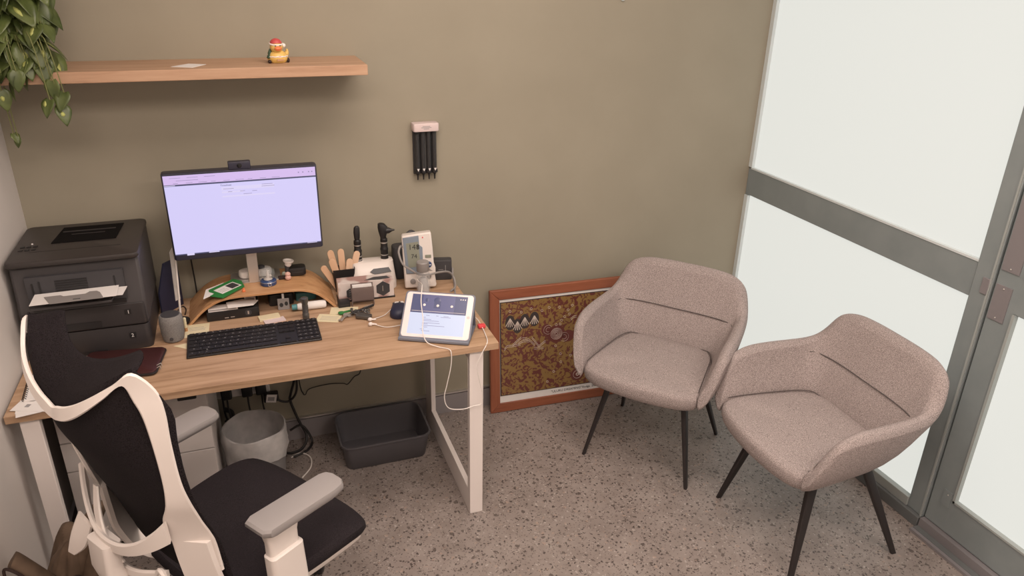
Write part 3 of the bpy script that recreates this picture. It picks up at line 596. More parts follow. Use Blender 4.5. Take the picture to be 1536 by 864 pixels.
# keyboard
t = thing('keyboard', 'long black computer keyboard on the desk', 'keyboard', (.792, -.452, .7302), radians(.3))
build('base', MB().loft([[(x, y, z) for y, z in ((-.077, 0), (.077, 0), (.077, .016), (-.077, .007))] for x in (-.217, .217)]), 'black', t, bev=.003)
keys = MB(); rows_y = [-.062, -.036, -.012, .012, .036, .062]
for r, y in enumerate(rows_y):
    z = .0075+(y+.077)/.154*.009; x = -.21
    layout = {0: [1.3, 1.1, 1.1, 5.8, 1.1, 1.1, 1.1, 1.3], 1: [2.2]+[1]*10+[2.6], 2: [1.8]+[1]*11+[2.2], 3: [1.5]+[1]*12+[1.4], 4: [1]*13+[2], 5: [1]*15}[r]
    u = .281/sum(layout)
    for wk in layout:
        keys.box(x+.001, x+wk*u-.001, y-.0105+(.003 if r == 5 else 0), y+.0105, z, z+.0035); x += wk*u
    for k in range(3): 
        if not (r == 1 and k != 1) and r != 2: keys.box(.081+k*.018, .097+k*.018, y-.0105, y+.0105, z, z+.0035)
    for k in range(4): keys.box(.14+k*.0185, .1565+k*.0185, y-.0105, y+.0105, z, z+.0035)
build('keys', keys, 'black', t)
leg_ = MB(); rk = random.Random(2)
for r, y in enumerate(rows_y):
    z = .0112+(y+.077)/.154*.009
    for k in range(12 if r else 3): leg_.box(-.2+k*.0225+r*.004, -.2+k*.0225+r*.004+rk.choice((.002, .003, .005)), y, y+.0025, z, z+.0003)
    for k in range(4): leg_.box(.146+k*.0185, .149+k*.0185+rk.choice((0, .003)), y, y+.002, z, z+.0003)
leg_.box(-.155, -.151, -.05, -.0465, .0125, .013)
build('key_legends', leg_, 'ink_grey', t)

# ------------------------------------------------------------------ notes, keys, pen
single('cream_card', MB().box(-.045, .04, -.03, .032, 0, .0012).m(1).box(-.032, .03, -.016, -.0145, .0012, .0015).box(-.032, .03, -.006, -.0045, .0012, .0015).box(-.032, .03, .004, .0055, .0012, .0015).box(-.032, .03, .014, .0155, .0012, .0015), ['yellow_paper', 'ink_grey'], 'cream lined card right of the keyboard under the keys', 'card', (1.055, -.362, .7302), radians(-22))
single('cream_card', MB().box(-.05, .05, -.03, .03, 0, .0012).m(1).box(-.04, .04, .015, .0165, .0012, .0015), ['yellow_paper', 'ink_grey'], 'second cream card lying behind the bunch of keys', 'card', (1.115, -.315, .7316), radians(-14))
t = thing('key_bunch', 'bunch of keys on rings with a dark fob on the desk', 'keys', (1.14, -.375, .7325))
build('fob', MB().at(.035, -.027, 0, rz=-.55).rbox(-.03, .028, -.0135, .0135, .002, .015, .006, .003), 'torch', t)
build('key', MB().at(-.03, -.005, .004, rz=.7).rbox(-.035, .01, -.0035, .0035, 0, .002, .001, .0004).rbox(.008, .028, -.01, .01, 0, .002, .008, .0004), 'silver', t)
build('key', MB().at(-.03, .0, .007, rz=1.15).rbox(-.045, .0, -.003, .003, 0, .002, .001, .0004).rbox(.0, .02, -.009, .009, 0, .002, .006, .0004), 'silver', t)
build('key', MB().at(-.028, .035, .004, rz=.3).rbox(-.002, .03, -.004, .004, 0, .003, .001, .0005).rbox(-.022, .0, -.012, .012, 0, .003, .009, .0005), 'green', t)
build('key', MB().at(.0, .028, .006, rz=1.5).rbox(-.012, .018, -.005, .005, 0, .008, .003, .001), 'torch', t)
rg = MB(); rr_ = random.Random(5)
for k in range(34):
    cx, cy, cz = .03+rr_.uniform(-.028, .03), .012+rr_.uniform(-.016, .018), .004+rr_.uniform(0, .01); a0 = rr_.uniform(0, pi); tl = rr_.uniform(-.4, .4)
    rg.at(cx, cy, cz, rx=tl, rz=a0); rg.tube([(.006*cos(q*pi/5), .0045*sin(q*pi/5), 0) for q in range(10)], .0012, 5, 1, True)
rg.at(-.012, .002, .006); rg.tube([(.013*cos(q*pi/6), .013*sin(q*pi/6), 0) for q in range(12)], .0012, 5, 1, True)
build('chain', rg, 'torch', t)
t = thing('pen', 'black pen lying across the bunch of keys', 'pen', (1.185, -.345, .744), radians(29))
build('barrel', MB().at(ry=pi/2).lathe([(.001, -.065), (.002, -.06), (.0048, -.045), (.0052, .03), (.0055, .042), (.004, .045), (.001, .046)], 14), 'black', t)
build('clip', MB().box(0, .04, -.0015, .0015, .005, .007), 'silver', t)

# ------------------------------------------------------------------ right cluster
t = thing('depressor_holder', 'black holder full of wooden tongue depressors beside the monitor', 'holder', (1.146, -.115, .73))
build('holder', MB().loft([[(x*s, y*s, z) for x, y in rr(.085, .05, .006)] for s, z in ((.8, 0), (1.05, .095), (1.0, .095), (.78, .006))]), 'black', t)
TD = [(-.03, 0, -.5, .05, .105, 'leftmost and most tilted'), (-.016, .01, -.2, .0, .15, 'tall, second from the left'), (-.012, -.012, -.26, .1, .13, 'front, leaning left'), (.004, .006, -.04, .0, .15, 'upright middle'), (.016, -.01, .12, .05, .115, 'short, right of the middle'), (.026, .008, .28, .02, .14, 'rightmost')]
for i, (x, y, ry_, rx_, h, wh) in enumerate(TD):
    o = MB().at(x*.75, y, .008, ry=ry_, rx=rx_); hw = .0125
    out = [(-hw, 0), (hw, 0)]+[(hw*cos(a), h+hw*sin(a)) for a in [pi*k/8 for k in range(9)]]
    o.loft([[(px, yy, pz) for px, pz in out] for yy in (-.0035, .0035)])
    dpr = build('tongue_depressor', o, 'tongue', None, bev=.001); dpr.location = (1.146, -.115, .73)
    tag(dpr, 'pale wooden tongue depressor in the black holder, '+wh, 'tongue depressor', 'tongue depressors in the holder')

t = thing('carton', 'long printed carton with dark hexagon shapes in front of the white charger', 'box', (1.108, -.235, .73), radians(-2))
build('carton_body', MB().box(0, .212, 0, .06, .004, .077), 'box_pink', t, bev=.001)
build('carton_tray', MB().box(-.003, .215, -.003, .063, 0, .006), 'black', t)
hx = lambda cx, cz, r: [(cx+r*cos(pi/6+k*pi/3), cz+r*1.05*sin(pi/6+k*pi/3)) for k in range(6)]
p_ = MB()
for cx, cz, r in ((.17, .042, .031), (.052, .035, .026)): p_.loft([[(x, y, z) for x, z in hx(cx, cz-.002, r*.95)] for y in (-.0006, .0)])
p_.m(1)
for k in range(5): p_.at(0, 0, 0).box(.04, .07, -.0012, -.0006, .018+k*.009, .0195+k*.009)
p_.box(.168, .17, -.001, -.0006, .03, .052); p_.m(0); p_.loft([[(x, y, .0772) for x, y in ((.1, .01), (.14, .035), (.19, .035), (.2, .012), (.16, .004))], [(x, y, .0778) for x, y in ((.1, .01), (.14, .035), (.19, .035), (.2, .012), (.16, .004))]])
build('printed_shapes', p_, ['hexdark', 'silver'], t)
t = thing('card_holder', 'tinted acrylic card holder standing in front of the printed carton', 'card holder', (1.193, -.268, .73), radians(-3))
build('holder', MB().box(-.042, .042, .004, .007, .004, .082).box(-.042, .042, -.022, -.019, .024, .076).box(-.042, .042, -.022, .007, .022, .025).box(-.042, -.039, -.022, .007, 0, .06).box(.039, .042, -.022, .007, 0, .06), 'acrylic', t)
build('cards', MB().at(0, -.008, .026, rx=-.05).box(-.036, .036, -.008, .008, 0, .055), 'paper', t)
single('black_box', MB().rbox(-.022, .022, -.018, .018, 0, .024, .003, .002).m(1).box(-.015, .015, -.0185, -.0175, .012, .014), ['black', 'charcoal'], 'small black case at the left foot of the card holder', 'case', (1.121, -.272, .73))

t = thing('scope_charger', 'white two-well charging base for the diagnostic scopes', 'charger', (1.263, -.11, .73), radians(-3))
b = MB()
# body: wide wedge, top z .10 sloping to the front
ol = rr(.178, .105, .035, 6)
b.loft([[(x, y-.005, 0) for x, y in ol], [(x, y-.005, .03) for x, y in ol], [(x*.96, y*.9+.004, .085-(.02 if y < 0 else 0)) for x, y in ol], [(x*.93, y*.55+.016, .104) for x, y in ol], [(x*.9, y*.45+.018, .106) for x, y in ol]])
build('base', b, 'plastic_white', t, bev=.002)
for x in (-.052, .052): build('well', MB().lathe([(.021, .1), (.022, .108), (.017, .1085), (.016, .104), (.001, .104)], 20, c=(x, .018)), 'plastic_white', t)
build('display', MB().at(.03, -.038, .074, rx=.75).prism([(-.045, 0), (-.03, .012), (.03, .014), (.038, -.006), (-.028, -.012)], .002, .004), 'hexdark', t)
def handle(b, x, y):
    b.lathe([(.0150, .105), (.0150, .14), (.016, .144), (.016, .15), (.014, .153), (.0135, .175), (.0145, .178), (.014, .19), (.009, .195)], 18, c=(x, y))
t = thing('ophthalmoscope', 'black slim ophthalmoscope standing in the left well of the charger', 'medical scope', (1.212, -.089, .7305))
b = MB(); handle(b, 0, 0); b.loft([[(x*s+ox, y*s2, z) for x, y in rr(.022, .02, .008)] for s, s2, z, ox in ((.6, .8, .188, 0), (1, 1, .2, 0), (1.12, .9, .225, 0), (1.0, .8, .243, .001), (.55, .5, .25, .002))])
build('body', b, 'black', t); build('ring', MB().lathe([(.0152, .124), (.0157, .126), (.0152, .128)], 18, caps=False).lathe([(.0143, .17), (.0147, .172), (.0143, .174)], 18, caps=False).lathe([(.015, .11), (.0153, .112), (.015, .114)], 18, caps=False), 'silver', t)
t = thing('otoscope', 'black otoscope with an angled head standing in the right well of the charger', 'medical scope', (1.316, -.095, .7305))
b = MB(); handle(b, 0, 0)
b.at(0, 0, .182, sc=1.25).loft([[(x*s+ox, y*s2, z) for x, y in rr(.022, .022, .009)] for s, s2, z, ox in ((.7, .7, 0, .0), (.9, 1, .015, -.002), (1.35, 1.2, .032, -.001), (1.4, 1.2, .045, -.002), (.95, .9, .056, -.006), (.4, .4, .059, -.008))])
b.at(.014, -.005, .224, ry=1.45, rz=-.4, sc=1.25).lathe([(.011, -.008), (.0095, .006), (.004, .016), (.0022, .024)], 14)
build('body', b, 'black', t); build('ring', MB().lathe([(.0152, .122), (.0157, .124), (.0152, .126)], 18, caps=False).lathe([(.014, .172), (.015, .176), (.014, .18)], 18, caps=False), 'silver', t)

t = thing('blood_pressure_monitor', 'white blood pressure monitor with a grey display standing against the wall', 'blood pressure monitor', (1.435, -.205, .7385), radians(-10), rx=-.14)
H_ = .225
prof = [(-.062, 0), (.06, 0), (.063, .012), (.058, .05), (.061, .06), (.061, .08), (.055, .1), (.052, .16), (.047, H_), (-.068, H_-.012)]
build('housing', MB().loft([[(x, y, z) for x, z in prof] for y in (-.004, .045)]), 'plastic_white', t, bev=.006)
build('display_surround', MB().loft([[(x, y, z) for x, z in ((-.064, .205), (-.002, .213), (.0, .175), (.012, .165), (.012, .06), (-.055, .06))] for y in (-.0075, -.003)]), 'bp_grey', t, bev=.002)
l_ = MB().loft([[(x, y, z) for x, z in ((-.052, .183), (-.004, .189), (.002, .09), (-.045, .085))] for y in (-.009, -.0074)])
l_.m(1).text('148', .03, -.044, -.0093, .158).box(-.008, -.004, -.0095, -.009, .16, .177).text('74', .024, -.034, -.0093, .123)
build('lcd', l_, ['lcd', 'ink'], t)
b = MB().m(0); b.at(.034, -.005, .095, rx=pi/2).lathe([(.0125, 0), (.0125, .003), (.0105, .004)], 24); b.m(1).at(.034, -.005, .048, rx=pi/2).lathe([(.0095, 0), (.0095, .003), (.008, .004)], 20).at(-.03, -.005, .028, rx=pi/2).lathe([(.011, 0), (.011, .003), (.008, .004)], 20)
b.at().m(2).rbox(.021, .045, -.0065, -.004, .122, .134, .004, .0006); b.m(3).box(.026, .043, -.0092, -.009, .092, .0955).box(.012, .026, -.0045, -.004, .203, .206); b.m(4).ball((.014, -.004, .204), .003, .001, .003)
b.m(1).loft([[(x, y, z) for x, z in ((.02, .068), (.05, .068), (.034, .077))] for y in (-.0045, -.003)])
build('buttons', b, ['blue', 'cable_grey', 'lcd', 'paper', 'redclip'], t)
build('stand', MB().box(-.05, .05, .04, .075, .0, .05), 'charcoal', t)
t = thing('pressure_cuff', 'black folded blood pressure cuff behind the right side of the white monitor', 'cuff', (1.55, -.12, .731), radians(-12))
build('cuff_body', MB().rbox(-.075, .035, -.02, .02, .0, .085, .006, .003), 'charcoal', t)
build('marking', MB().box(.008, .01, -.0206, -.02, .035, .065).box(-.02, .0, -.0206, -.02, .045, .0465), 'ink_grey', t)
single('spare_cuff', MB().rbox(-.045, .04, -.035, .03, 0, .14, .02, .008).at(.035, 0, .11, rz=.3).lathe([(.036, 0), (.034, .05), (.02, .08), (.008, .088)], 16, sy=.5), 'charcoal', 'black fabric cuff stuffed behind the left side of the white monitor', 'cuff', (1.40, -.05, .7302))
single('air_hose', MB().tube([(1.375, -.16, .9), (1.36, -.2, .92), (1.35, -.215, .9), (1.36, -.235, .86), (1.39, -.245, .835), (1.42, -.252, .815), (1.455, -.252, .81), (1.5, -.24, .81), (1.55, -.2, .79), (1.575, -.19, .76), (1.57, -.23, .736), (1.54, -.27, .736)], .0042, 8).tube([(1.59-.005, -.14, .78), (1.577, -.17, .76), (1.575, -.2, .736), (1.55, -.3, .736)], .0035, 8), 'cable_grey', 'grey rubber hose looping around the blood pressure monitor', 'hose')
t = thing('clear_bottle', 'clear bottle with a grey cap in front of the blood pressure monitor', 'bottle', (1.432, -.262, .73))
build('bottle', MB().lathe([(.024, 0), (.027, .003), (.0275, .07), (.026, .095), (.022, .105), (.021, .108)], 24), 'glass', t)
build('contents', MB().lathe([(.022, .003), (.023, .03), (.018, .062), (.012, .075), (.001, .077)], 12), 'liner', t)
build('cap', MB().lathe([(.0235, .105), (.0245, .107), (.0245, .14), (.022, .143), (.001, .143)], 24), 'cable_grey', t)

# tablet
t = thing('tablet', 'white tablet in a grey case propped up near the right desk edge', 'tablet', (1.377, -.645, .733), radians(-26.9))
TH = radians(-48)   # lean back
def tb(): return MB().at(0, 0, .012, rx=radians(-42-6))
tw, th_ = .24, .17
b = MB().at(0, -.006, .006, rx=TH).rbox(-tw/2-.005, tw/2+.005, .002, .012, -.004, th_+.004, .012, .003)
b.v = b.v
def face(mb, x0, x1, z0, z1, y0, y1):   # thin slab in the tablet plane
    return mb.box(x0, x1, y0, y1, z0, z1)
def slab(w0, h0, r, y0, y1, zc):       # rounded slab in xz
    o = rr(w0, h0, r, 5); return [[(x, y, z+zc) for x, z in o] for y in (y0, y1)]
R_ = dict(x=0, y=-.006, z=.008, rx=TH)
build('case', MB().at(**R_).loft(slab(tw+.012, th_+.01, .014, .0, .011, th_/2)), 'tab_case', t, bev=.002)
build('bezel', MB().at(**R_).loft(slab(tw, th_, .012, -.002, .001, th_/2)), 'tab_white', t, bev=.001)
s_ = MB().at(**R_); x0, x1 = -.099, .099; zb, zt = .012, th_-.008; zm = zb+(zt-zb)*.53
s_.m(0).box(x0, x1, -.003, -.002, zb, zm).m(1).box(x0, x1, -.003, -.002, zm, zt)
s_.m(2).loft([[(x, y, z) for x, z in ((-.06, zm+.001), (.055, zm+.001), (.055, zt-.001), (-.06, zt-.001))] for y in (-.0034, -.003)])
s_.m(1).ball((-.008, -.0034, zm+.05), .012, .0004, .012).box(-.018, .006, -.0038, -.0034, zm+.02, zm+.048).ball((-.045, -.0034, zm+.05), .006, .0004, .008)
s_.m(3)
for x in (-.052, -.004, .046): s_.ball((x, -.0042, zm+.03), .0048, .0004, .0048)
for x in (.073, .081, .089): s_.box(x, x+.004, -.0042, -.0038, zt-.014, zt-.010)
s_.box(x0+.004, x1-.004, -.0038, -.0034, zm+.006, zm+.0072)
s_.m(4)
for k, (xa, xb, zz) in enumerate(((-.04, -.028, .07), (-.004, .004, .07), (.022, .04, .07), (.012, .048, .066), (-.05, -.04, .062), (-.05, -.02, .055), (-.05, .008, .05), (-.05, .012, .042), (-.05, -.03, .038), (-.05, .03, .032), (-.045, -.03, .026), (-.055, -.04, .018), (-.05, -.02, .012))): s_.box(xa, xb, -.0034, -.003, zb+zz, zb+zz+.0014)
build('screen', s_, ['tab_screen', 'tab_dark', 'tab_mid', 'paper', 'screen_text'], t)
build('home_button', MB().at(**R_).loft([[(.1095+.0055*cos(q*pi/8), y, th_/2+.0055*sin(q*pi/8)) for q in range(16)] for y in (-.0026, -.002)]), 'rosegrey', t)
build('cover_stand', MB().loft([[(x, -.02, 0), (x, .128, 0), (x, .128, .004), (x, .1, .095), (x, .094, .095), (x, .122, .005), (x, -.02, .0045)] for x in (-.124, .124)]), 'tab_case', t)
build('foot', MB().box(-.124, .124, -.024, .0, 0.0, .01), 'tab_case', t, bev=.002)
# earphones
t = thing('earphones', 'white wired earphones lying on the desk and hanging over its edge', 'earphones')
for x, y in ((1.192, -.43), (1.187, -.468)): build('earbud', MB().at(x, y, .738, rz=.3).ball((0, 0, 0), .0085, .0075, .0075).at(x, y, .738, ry=pi/2, rz=-.3).lathe([(.004, 0), (.0035, .012), (.002, .022)], 10), 'plastic_white', t)
b = MB().tube([(1.207, -.427, .737), (1.25, -.40, .733), (1.29, -.35, .733), (1.33, -.32, .733)], .0014, 6)
b.tube([(1.203, -.475, .737), (1.24, -.5, .733), (1.3, -.5, .734)], .0014, 6)
build('desk_wire', b, 'cable_white', t)
from math import hypot
# main cable: over the tablet face, down over the desk edge, loop, back up to the red clip and tablet socket
wire = [(1.408, -.25, .80), (1.40, -.33, .82), (1.385, -.44, .858), (1.365, -.53, .884), (1.352, -.565, .845), (1.347, -.61, .80), (1.337, -.64, .772), (1.342, -.675, .745), (1.375, -.70, .734), (1.405, -.725, .733), (1.412, -.735, .72), (1.41, -.735, .67), (1.395, -.735, .60), (1.385, -.735, .55), (1.40, -.735, .505), (1.45, -.735, .49), (1.49, -.735, .495), (1.52, -.735, .50), (1.524, -.735, .54), (1.512, -.735, .60), (1.505, -.735, .65), (1.52, -.735, .70), (1.545, -.72, .733), (1.558, -.66, .733), (1.562, -.6, .738), (1.56, -.56, .745), (1.54, -.54, .76), (1.515, -.535, .765)]
build('main_wire', MB().tube(wire, .0017, 6), 'cable_white', t)
build('connector', MB().tube([(1.52, -.537, .764), (1.50, -.54, .765)], .004, 8, 0), 'plastic_white', t)
single('cable_clip', MB().rbox(-.014, .014, -.011, .011, 0, .013, .006, .004), 'redclip', 'red cable clip on the desk right of the tablet', 'clip', (1.562, -.602, .7315))
t = thing('computer_mouse', 'dark blue-black computer mouse behind the left edge of the tablet', 'mouse', (1.305, -.40, .73), radians(-20))
build('shell', MB().loft([[(x*s, y*s, z) for x, y in rr(.062, .1, .03, 6)] for s, z in ((.95, 0), (1, .006), (.97, .018), (.85, .028), (.6, .034), (.2, .036))]), 'navy', t)
build('wheel', MB().at(0, .025, .034, ry=pi/2).lathe([(.005, -.003), (.006, 0), (.005, .003)], 12), 'charcoal', t)
single('usb_adapter', MB().rbox(-.02, .014, -.009, .009, 0, .012, .003, .002).m(1).rbox(-.028, -.02, -.008, .008, .002, .010, .002, .001), ['paper', 'charcoal'], 'small white adapter on the desk behind the mouse', 'adapter', (1.325, -.325, .7302), radians(-5))

# ------------------------------------------------------------------ framed artwork
FW, FH = .86, .607
t = thing('framed_artwork', 'red timber framed dot-style artwork leaning on the wall beside the desk', 'framed picture', (1.776, -.078, .001), radians(-2.0), rx=radians(-4.0))
def rail(pts, y0, y1): return [[(x, y, z) for x, z in pts] for y in (y0, y1)]
bw = .046
for pts, mt, nm in (([(0, 0), (FW, 0), (FW-bw, bw), (bw, bw)], 'redwood', 'frame_rail'), ([(0, FH), (bw, FH-bw), (FW-bw, FH-bw), (FW, FH)], 'redwood', 'frame_rail'), ([(0, 0), (bw, bw), (bw, FH-bw), (0, FH)], 'redwood_v', 'frame_stile'), ([(FW, 0), (FW, FH), (FW-bw, FH-bw), (FW-bw, bw)], 'redwood_v', 'frame_stile')):
    build(nm, MB().loft(rail(pts, -.014, .006)), mt, t, bev=.003)
build('mount', MB().box(bw-.002, FW-bw+.002, -.008, .004, bw-.002, FH-bw+.002), 'paper', t)
m = mat('ochre_maroon_print', (.2, .1, .05), .35, coat=.3); nt, N, L, b_ = nodes(m)
tc = N.new('ShaderNodeTexCoord'); n1 = N.new('ShaderNodeTexNoise'); n1.inputs['Scale'].default_value = 26; n1.inputs['Detail'].default_value = 1.2; n1.inputs['Distortion'].default_value = 2.6
n2 = N.new('ShaderNodeTexVoronoi'); n2.inputs['Scale'].default_value = 120
L.new(tc.outputs['Object'], n1.inputs[0]); L.new(tc.outputs['Object'], n2.inputs[0])
ad = N.new('ShaderNodeMath'); ad.operation = 'MULTIPLY_ADD'; ad.inputs[1].default_value = .09; L.new(n2.outputs[0], ad.inputs[0]); L.new(n1.outputs[0], ad.inputs[2])
rp = ramp(nt, [(.0, (.13, .035, .03)), (.515, (.25, .15, .05))]); rp.color_ramp.interpolation = 'CONSTANT'; L.new(ad.outputs[0], rp.inputs[0])
L.new(rp.outputs[0], b_.inputs['Base Color']); M['art'] = m
M['art_line'] = mat('art_pale_line', (.62, .53, .47), .5); M['art_dark'] = mat('art_slate', (.045, .035, .035), .5); M['art_maroon'] = mat('art_maroon', (.13, .035, .03), .5)
AX0, AX1, AZ0, AZ1 = bw+.003, FW-bw-.003, .082, FH-bw-.014
a = MB().m(1).box(AX0-.001, AX1+.001, -.0095, -.008, AZ0-.001, AZ1+.001).m(0).box(AX0+.004, AX1-.002, -.0105, -.0095, AZ0+.003, AZ1-.003)
pr = build('print', a, ['art', 'art_dark'], t)
OX = .014
def ringtube(mb, cx, cz, r, th=.0012, n=20, a0=0, a1=2*pi, sx=1):
    cl = abs(a1-a0-2*pi) < 1e-6; k = n if cl else n+1
    mb.tube([(cx+OX+r*sx*cos(a0+(a1-a0)*i/n), -.0112, cz+r*sin(a0+(a1-a0)*i/n)) for i in range(k)], th, 5, 1, cl, flat=.5)
mo = MB()
mo.m(2).at().ball((.32, -.0105, .365), .0, .0, .0) if False else None
def disc(mb, cx, cz, rx, rz, y=-.0108): mb.loft([[(cx+OX+rx*cos(q*pi/10), yy, cz+rz*sin(q*pi/10)) for q in range(20)] for yy in (y, y+.0004)])
mo.m(2); disc(mo, .306, .363, .042, .045); disc(mo, .365, .345, .03, .03); disc(mo, .255, .39, .024, .028); disc(mo, .417, .138, .034, .034)
mo.m(1)
for cx, cz in ((.081, .446), (.116, .426), (.151, .445), (.197, .45)): disc(mo, cx, cz, .023, .036, -.0112)
mo.m(0)
for r in (.028, .0225, .017, .0115, .006): ringtube(mo, .306, .363, r, .0014)
ringtube(mo, .417, .138, .021, .0014); ringtube(mo, .417, .138, .006, .0028)
for cx, cz, a0, a1 in ((.265, .388, radians(40), radians(290)), (.345, .342, radians(-140), radians(110))):
    ringtube(mo, cx, cz, .022, .001, 16, a0, a1); ringtube(mo, cx, cz, .011, .001, 12, a0, a1)
for cx, cz in ((.081, .467), (.116, .448), (.151, .464), (.197, .467)):
    for k in range(5):
        an = radians(-90+(k-2)*15); mo.tube([(cx+OX, -.0116, cz), (cx+OX+.04*cos(an), -.0116, cz+.042*sin(an))], .0018, 5, 0)
for x, z in ((.081, .501), (.134, .491), (.181, .502), (.233, .487), (.268, .498), (.319, .493), (.361, .475), (.382, .495), (.369, .453), (.345, .443), (.33, .427), (.323, .409), (.304, .408), (.303, .302), (.328, .258), (.379, .243), (.331, .216), (.296, .171), (.265, .122), (.47, .47), (.52, .42), (.56, .36), (.6, .3), (.63, .22)): ringtube(mo, x, z, .0055, .0014, 8)
for wl in ([(.053, .315), (.067, .332), (.089, .330), (.131, .334)], [(.093, .333), (.115, .352), (.135, .366)], [(.12, .338), (.145, .347), (.174, .343)], [(.14, .362), (.17, .352), (.201, .318)], [(.185, .36), (.2, .34), (.22, .311)], [(.22, .311), (.24, .325), (.253, .333)], [(.197, .304), (.22, .302), (.244, .3)], [(.375, .425), (.39, .437), (.405, .436)], [(.395, .39), (.41, .395)]):
    for dz in (-.004, .004): mo.tube([(x+OX, -.0114, z+dz) for x, z in wl], .0009, 5, 3)
build('motifs', mo, ['art_line', 'art_dark', 'art_maroon'], pr)
build('caption', MB().text('"ULURU DREAMING"', .017, .300, -.0085, .058).text('Rodga  Shannon  Uluru', .016, .46, -.0085, .058), 'ink', t)

# ------------------------------------------------------------------ upholstered armchairs
def armchair(label, loc, rz):
    t = thing('armchair', label, 'chair', loc, rz, 'taupe upholstered tub armchairs')
    # local: +x is forward, +y the sitter's left
    st = [  # rim outer (e,n,z) | inner seam (e,n,z) | outer bottom (e,n,z)
        ((-.258, 0, .778), (-.095, 0, .462), (-.15, 0, .392)),
        ((-.256, .11, .777), (-.095, .09, .462), (-.15, .09, .392)),
        ((-.246, .197, .770), (-.09, .15, .464), (-.14, .155, .392)),
        ((-.222, .258, .742), (-.08, .175, .466), (-.11, .185, .392)),
        ((-.182, .288, .672), (-.045, .192, .466), (-.06, .205, .392)),
        ((-.12, .302, .642), (.0, .202, .466), (.0, .222, .392)),
        ((.04, .318, .638), (.10, .214, .466), (.10, .235, .392)),
        ((.155, .318, .632), (.19, .224, .464), (.19, .246, .393)),
        ((.225, .305, .60), (.245, .230, .46), (.25, .25, .395)),
        ((.262, .275, .51), (.275, .233, .452), (.28, .242, .402)),
    ]
    full = [tuple((p[0], -p[1], p[2]) for p in s) for s in st[:0:-1]]+st
    cols = [catmull([s[k] for s in full], 3) for k in range(3)]; rings = []
    K = len(cols[0])
    for i in range(K):
        R_, I_, O_ = cols[0][i], cols[1][i], cols[2][i]
        out = Vector((R_.x-(.02 if abs(R_.y) < .25 else R_.x*.0)-.0, R_.y, 0)); c = Vector((.08, 0, 0)); out = Vector((R_.x, R_.y, 0))-c; out.normalize()
        end = min(i, K-1-i)/6; th = .052 if end > 1 else .03+.022*end
        inn = R_-out*th
        up = Vector((0, 0, 1))
        h = R_.z-I_.z
        rings.append([tuple(q) for q in (
            O_+up*.0, O_.lerp(R_, .33)+out*.022-up*.01*0, O_.lerp(R_, .68)+out*.014, R_-up*.02+out*.004, R_-out*.012, R_-out*th*.6+up*.001, inn-up*.012,
            inn.lerp(I_, .35)-out*(-.012), inn.lerp(I_, .7)+out*.006, I_-up*.008, I_.lerp(O_, .5)+Vector((.0, 0, -.02)))])
    build('shell', MB().loft(rings), 'fabric', t, subs=1)
    # seat cushion with rolled front edge
    ol = []
    for n in (-.19, -.12, 0, .12, .19): ol.append((-.11, n*.95))
    right = [(.0, .212), (.12, .23), (.22, .243), (.268, .238)]; front = [(.297, .19), (.312, .1), (.318, 0), (.312, -.1), (.297, -.19)]; left = [(x, -y) for x, y in right[::-1]]
    ol = ol+right+front+left
    def ring(s, z, fx=0): return [((x-.1)*s+.1+(fx if x > .2 else 0), y*s, z+(0.006*(1-(y/.25)**2) if z > .45 else 0)-(.012 if (x > .25 and z > .44) else 0)) for x, y in ol]
    build('seat', MB().loft([ring(.70, .374), ring(.88, .378), ring(.97, .39), ring(1.0, .41), ring(1.005, .432), ring(1.0, .452), ring(.975, .464), ring(.85, .470), ring(.3, .472)]), 'fabric', t, subs=1)
    # seams
    sm = MB(); pts = []
    for i in range(K):
        R_, I_ = cols[0][i], cols[1][i]
        if abs(R_.y) < .30 and R_.x < -.13:
            out = (Vector((R_.x, R_.y, 0))-Vector((.08, 0, 0))).normalized(); inn = R_-out*.052-Vector((0, 0, .012)); f = (inn.z-.60)/(inn.z-I_.z)
            f = max(f, 0.02); bulge = .012*min(1, f/.35) if f < .35 else .012-.018*(f-.35)/.35; p = inn.lerp(I_, f)+out*bulge*1.0-out*.003
            pts.append(p)
    sm.tube(pts, .0018, 6, 1)
    sm.tube([p+Vector((.004, 0, .006)) for p in cols[1][3:-3]], .0014, 6, 1)
    build('seams', sm, 'seam', t)
    for sx, sy in ((1, 1), (1, -1), (-1, 1), (-1, -1)):
        x0, y0, x1, y1 = (.14 if sx > 0 else -.06), sy*.15, (.222 if sx > 0 else -.222), sy*.226
        b = MB(); b.loft([[(x0+(x1-x0)*f+px*s, y0+(y1-y0)*f+py*s, .385*(1-f)) for px, py in rr(.034, .02, .005, 3)] for f, s in ((0, 1.15), (.5, .92), (1, .62))])
        build('leg', b, 'black_metal', t)
    build('underframe', MB().box(-.08, .17, -.15, .15, .368, .384), 'black_metal', t)
    return t
armchair('taupe fabric armchair standing in front of the framed artwork', (2.376, -.531, 0), radians(220.5))
armchair('taupe fabric armchair nearest the glazed door, turned towards the desk', (2.665, -1.17, 0), radians(178))

# ------------------------------------------------------------------ office chair
t = thing('office_chair', 'white framed black mesh office chair pulled up to the desk', 'office chair', (.72, -1.06, 0), radians(35))
HW = .24
side = [(-.215, .50), (-.224, .573), (-.23, .70), (-.262, .80), (-.283, .90), (-.287, 1.0), (-.286, 1.08), (-.292, 1.14), (-.318, 1.178)]
sp = catmull([(e_, z_, 0) for e_, z_ in side], 4)
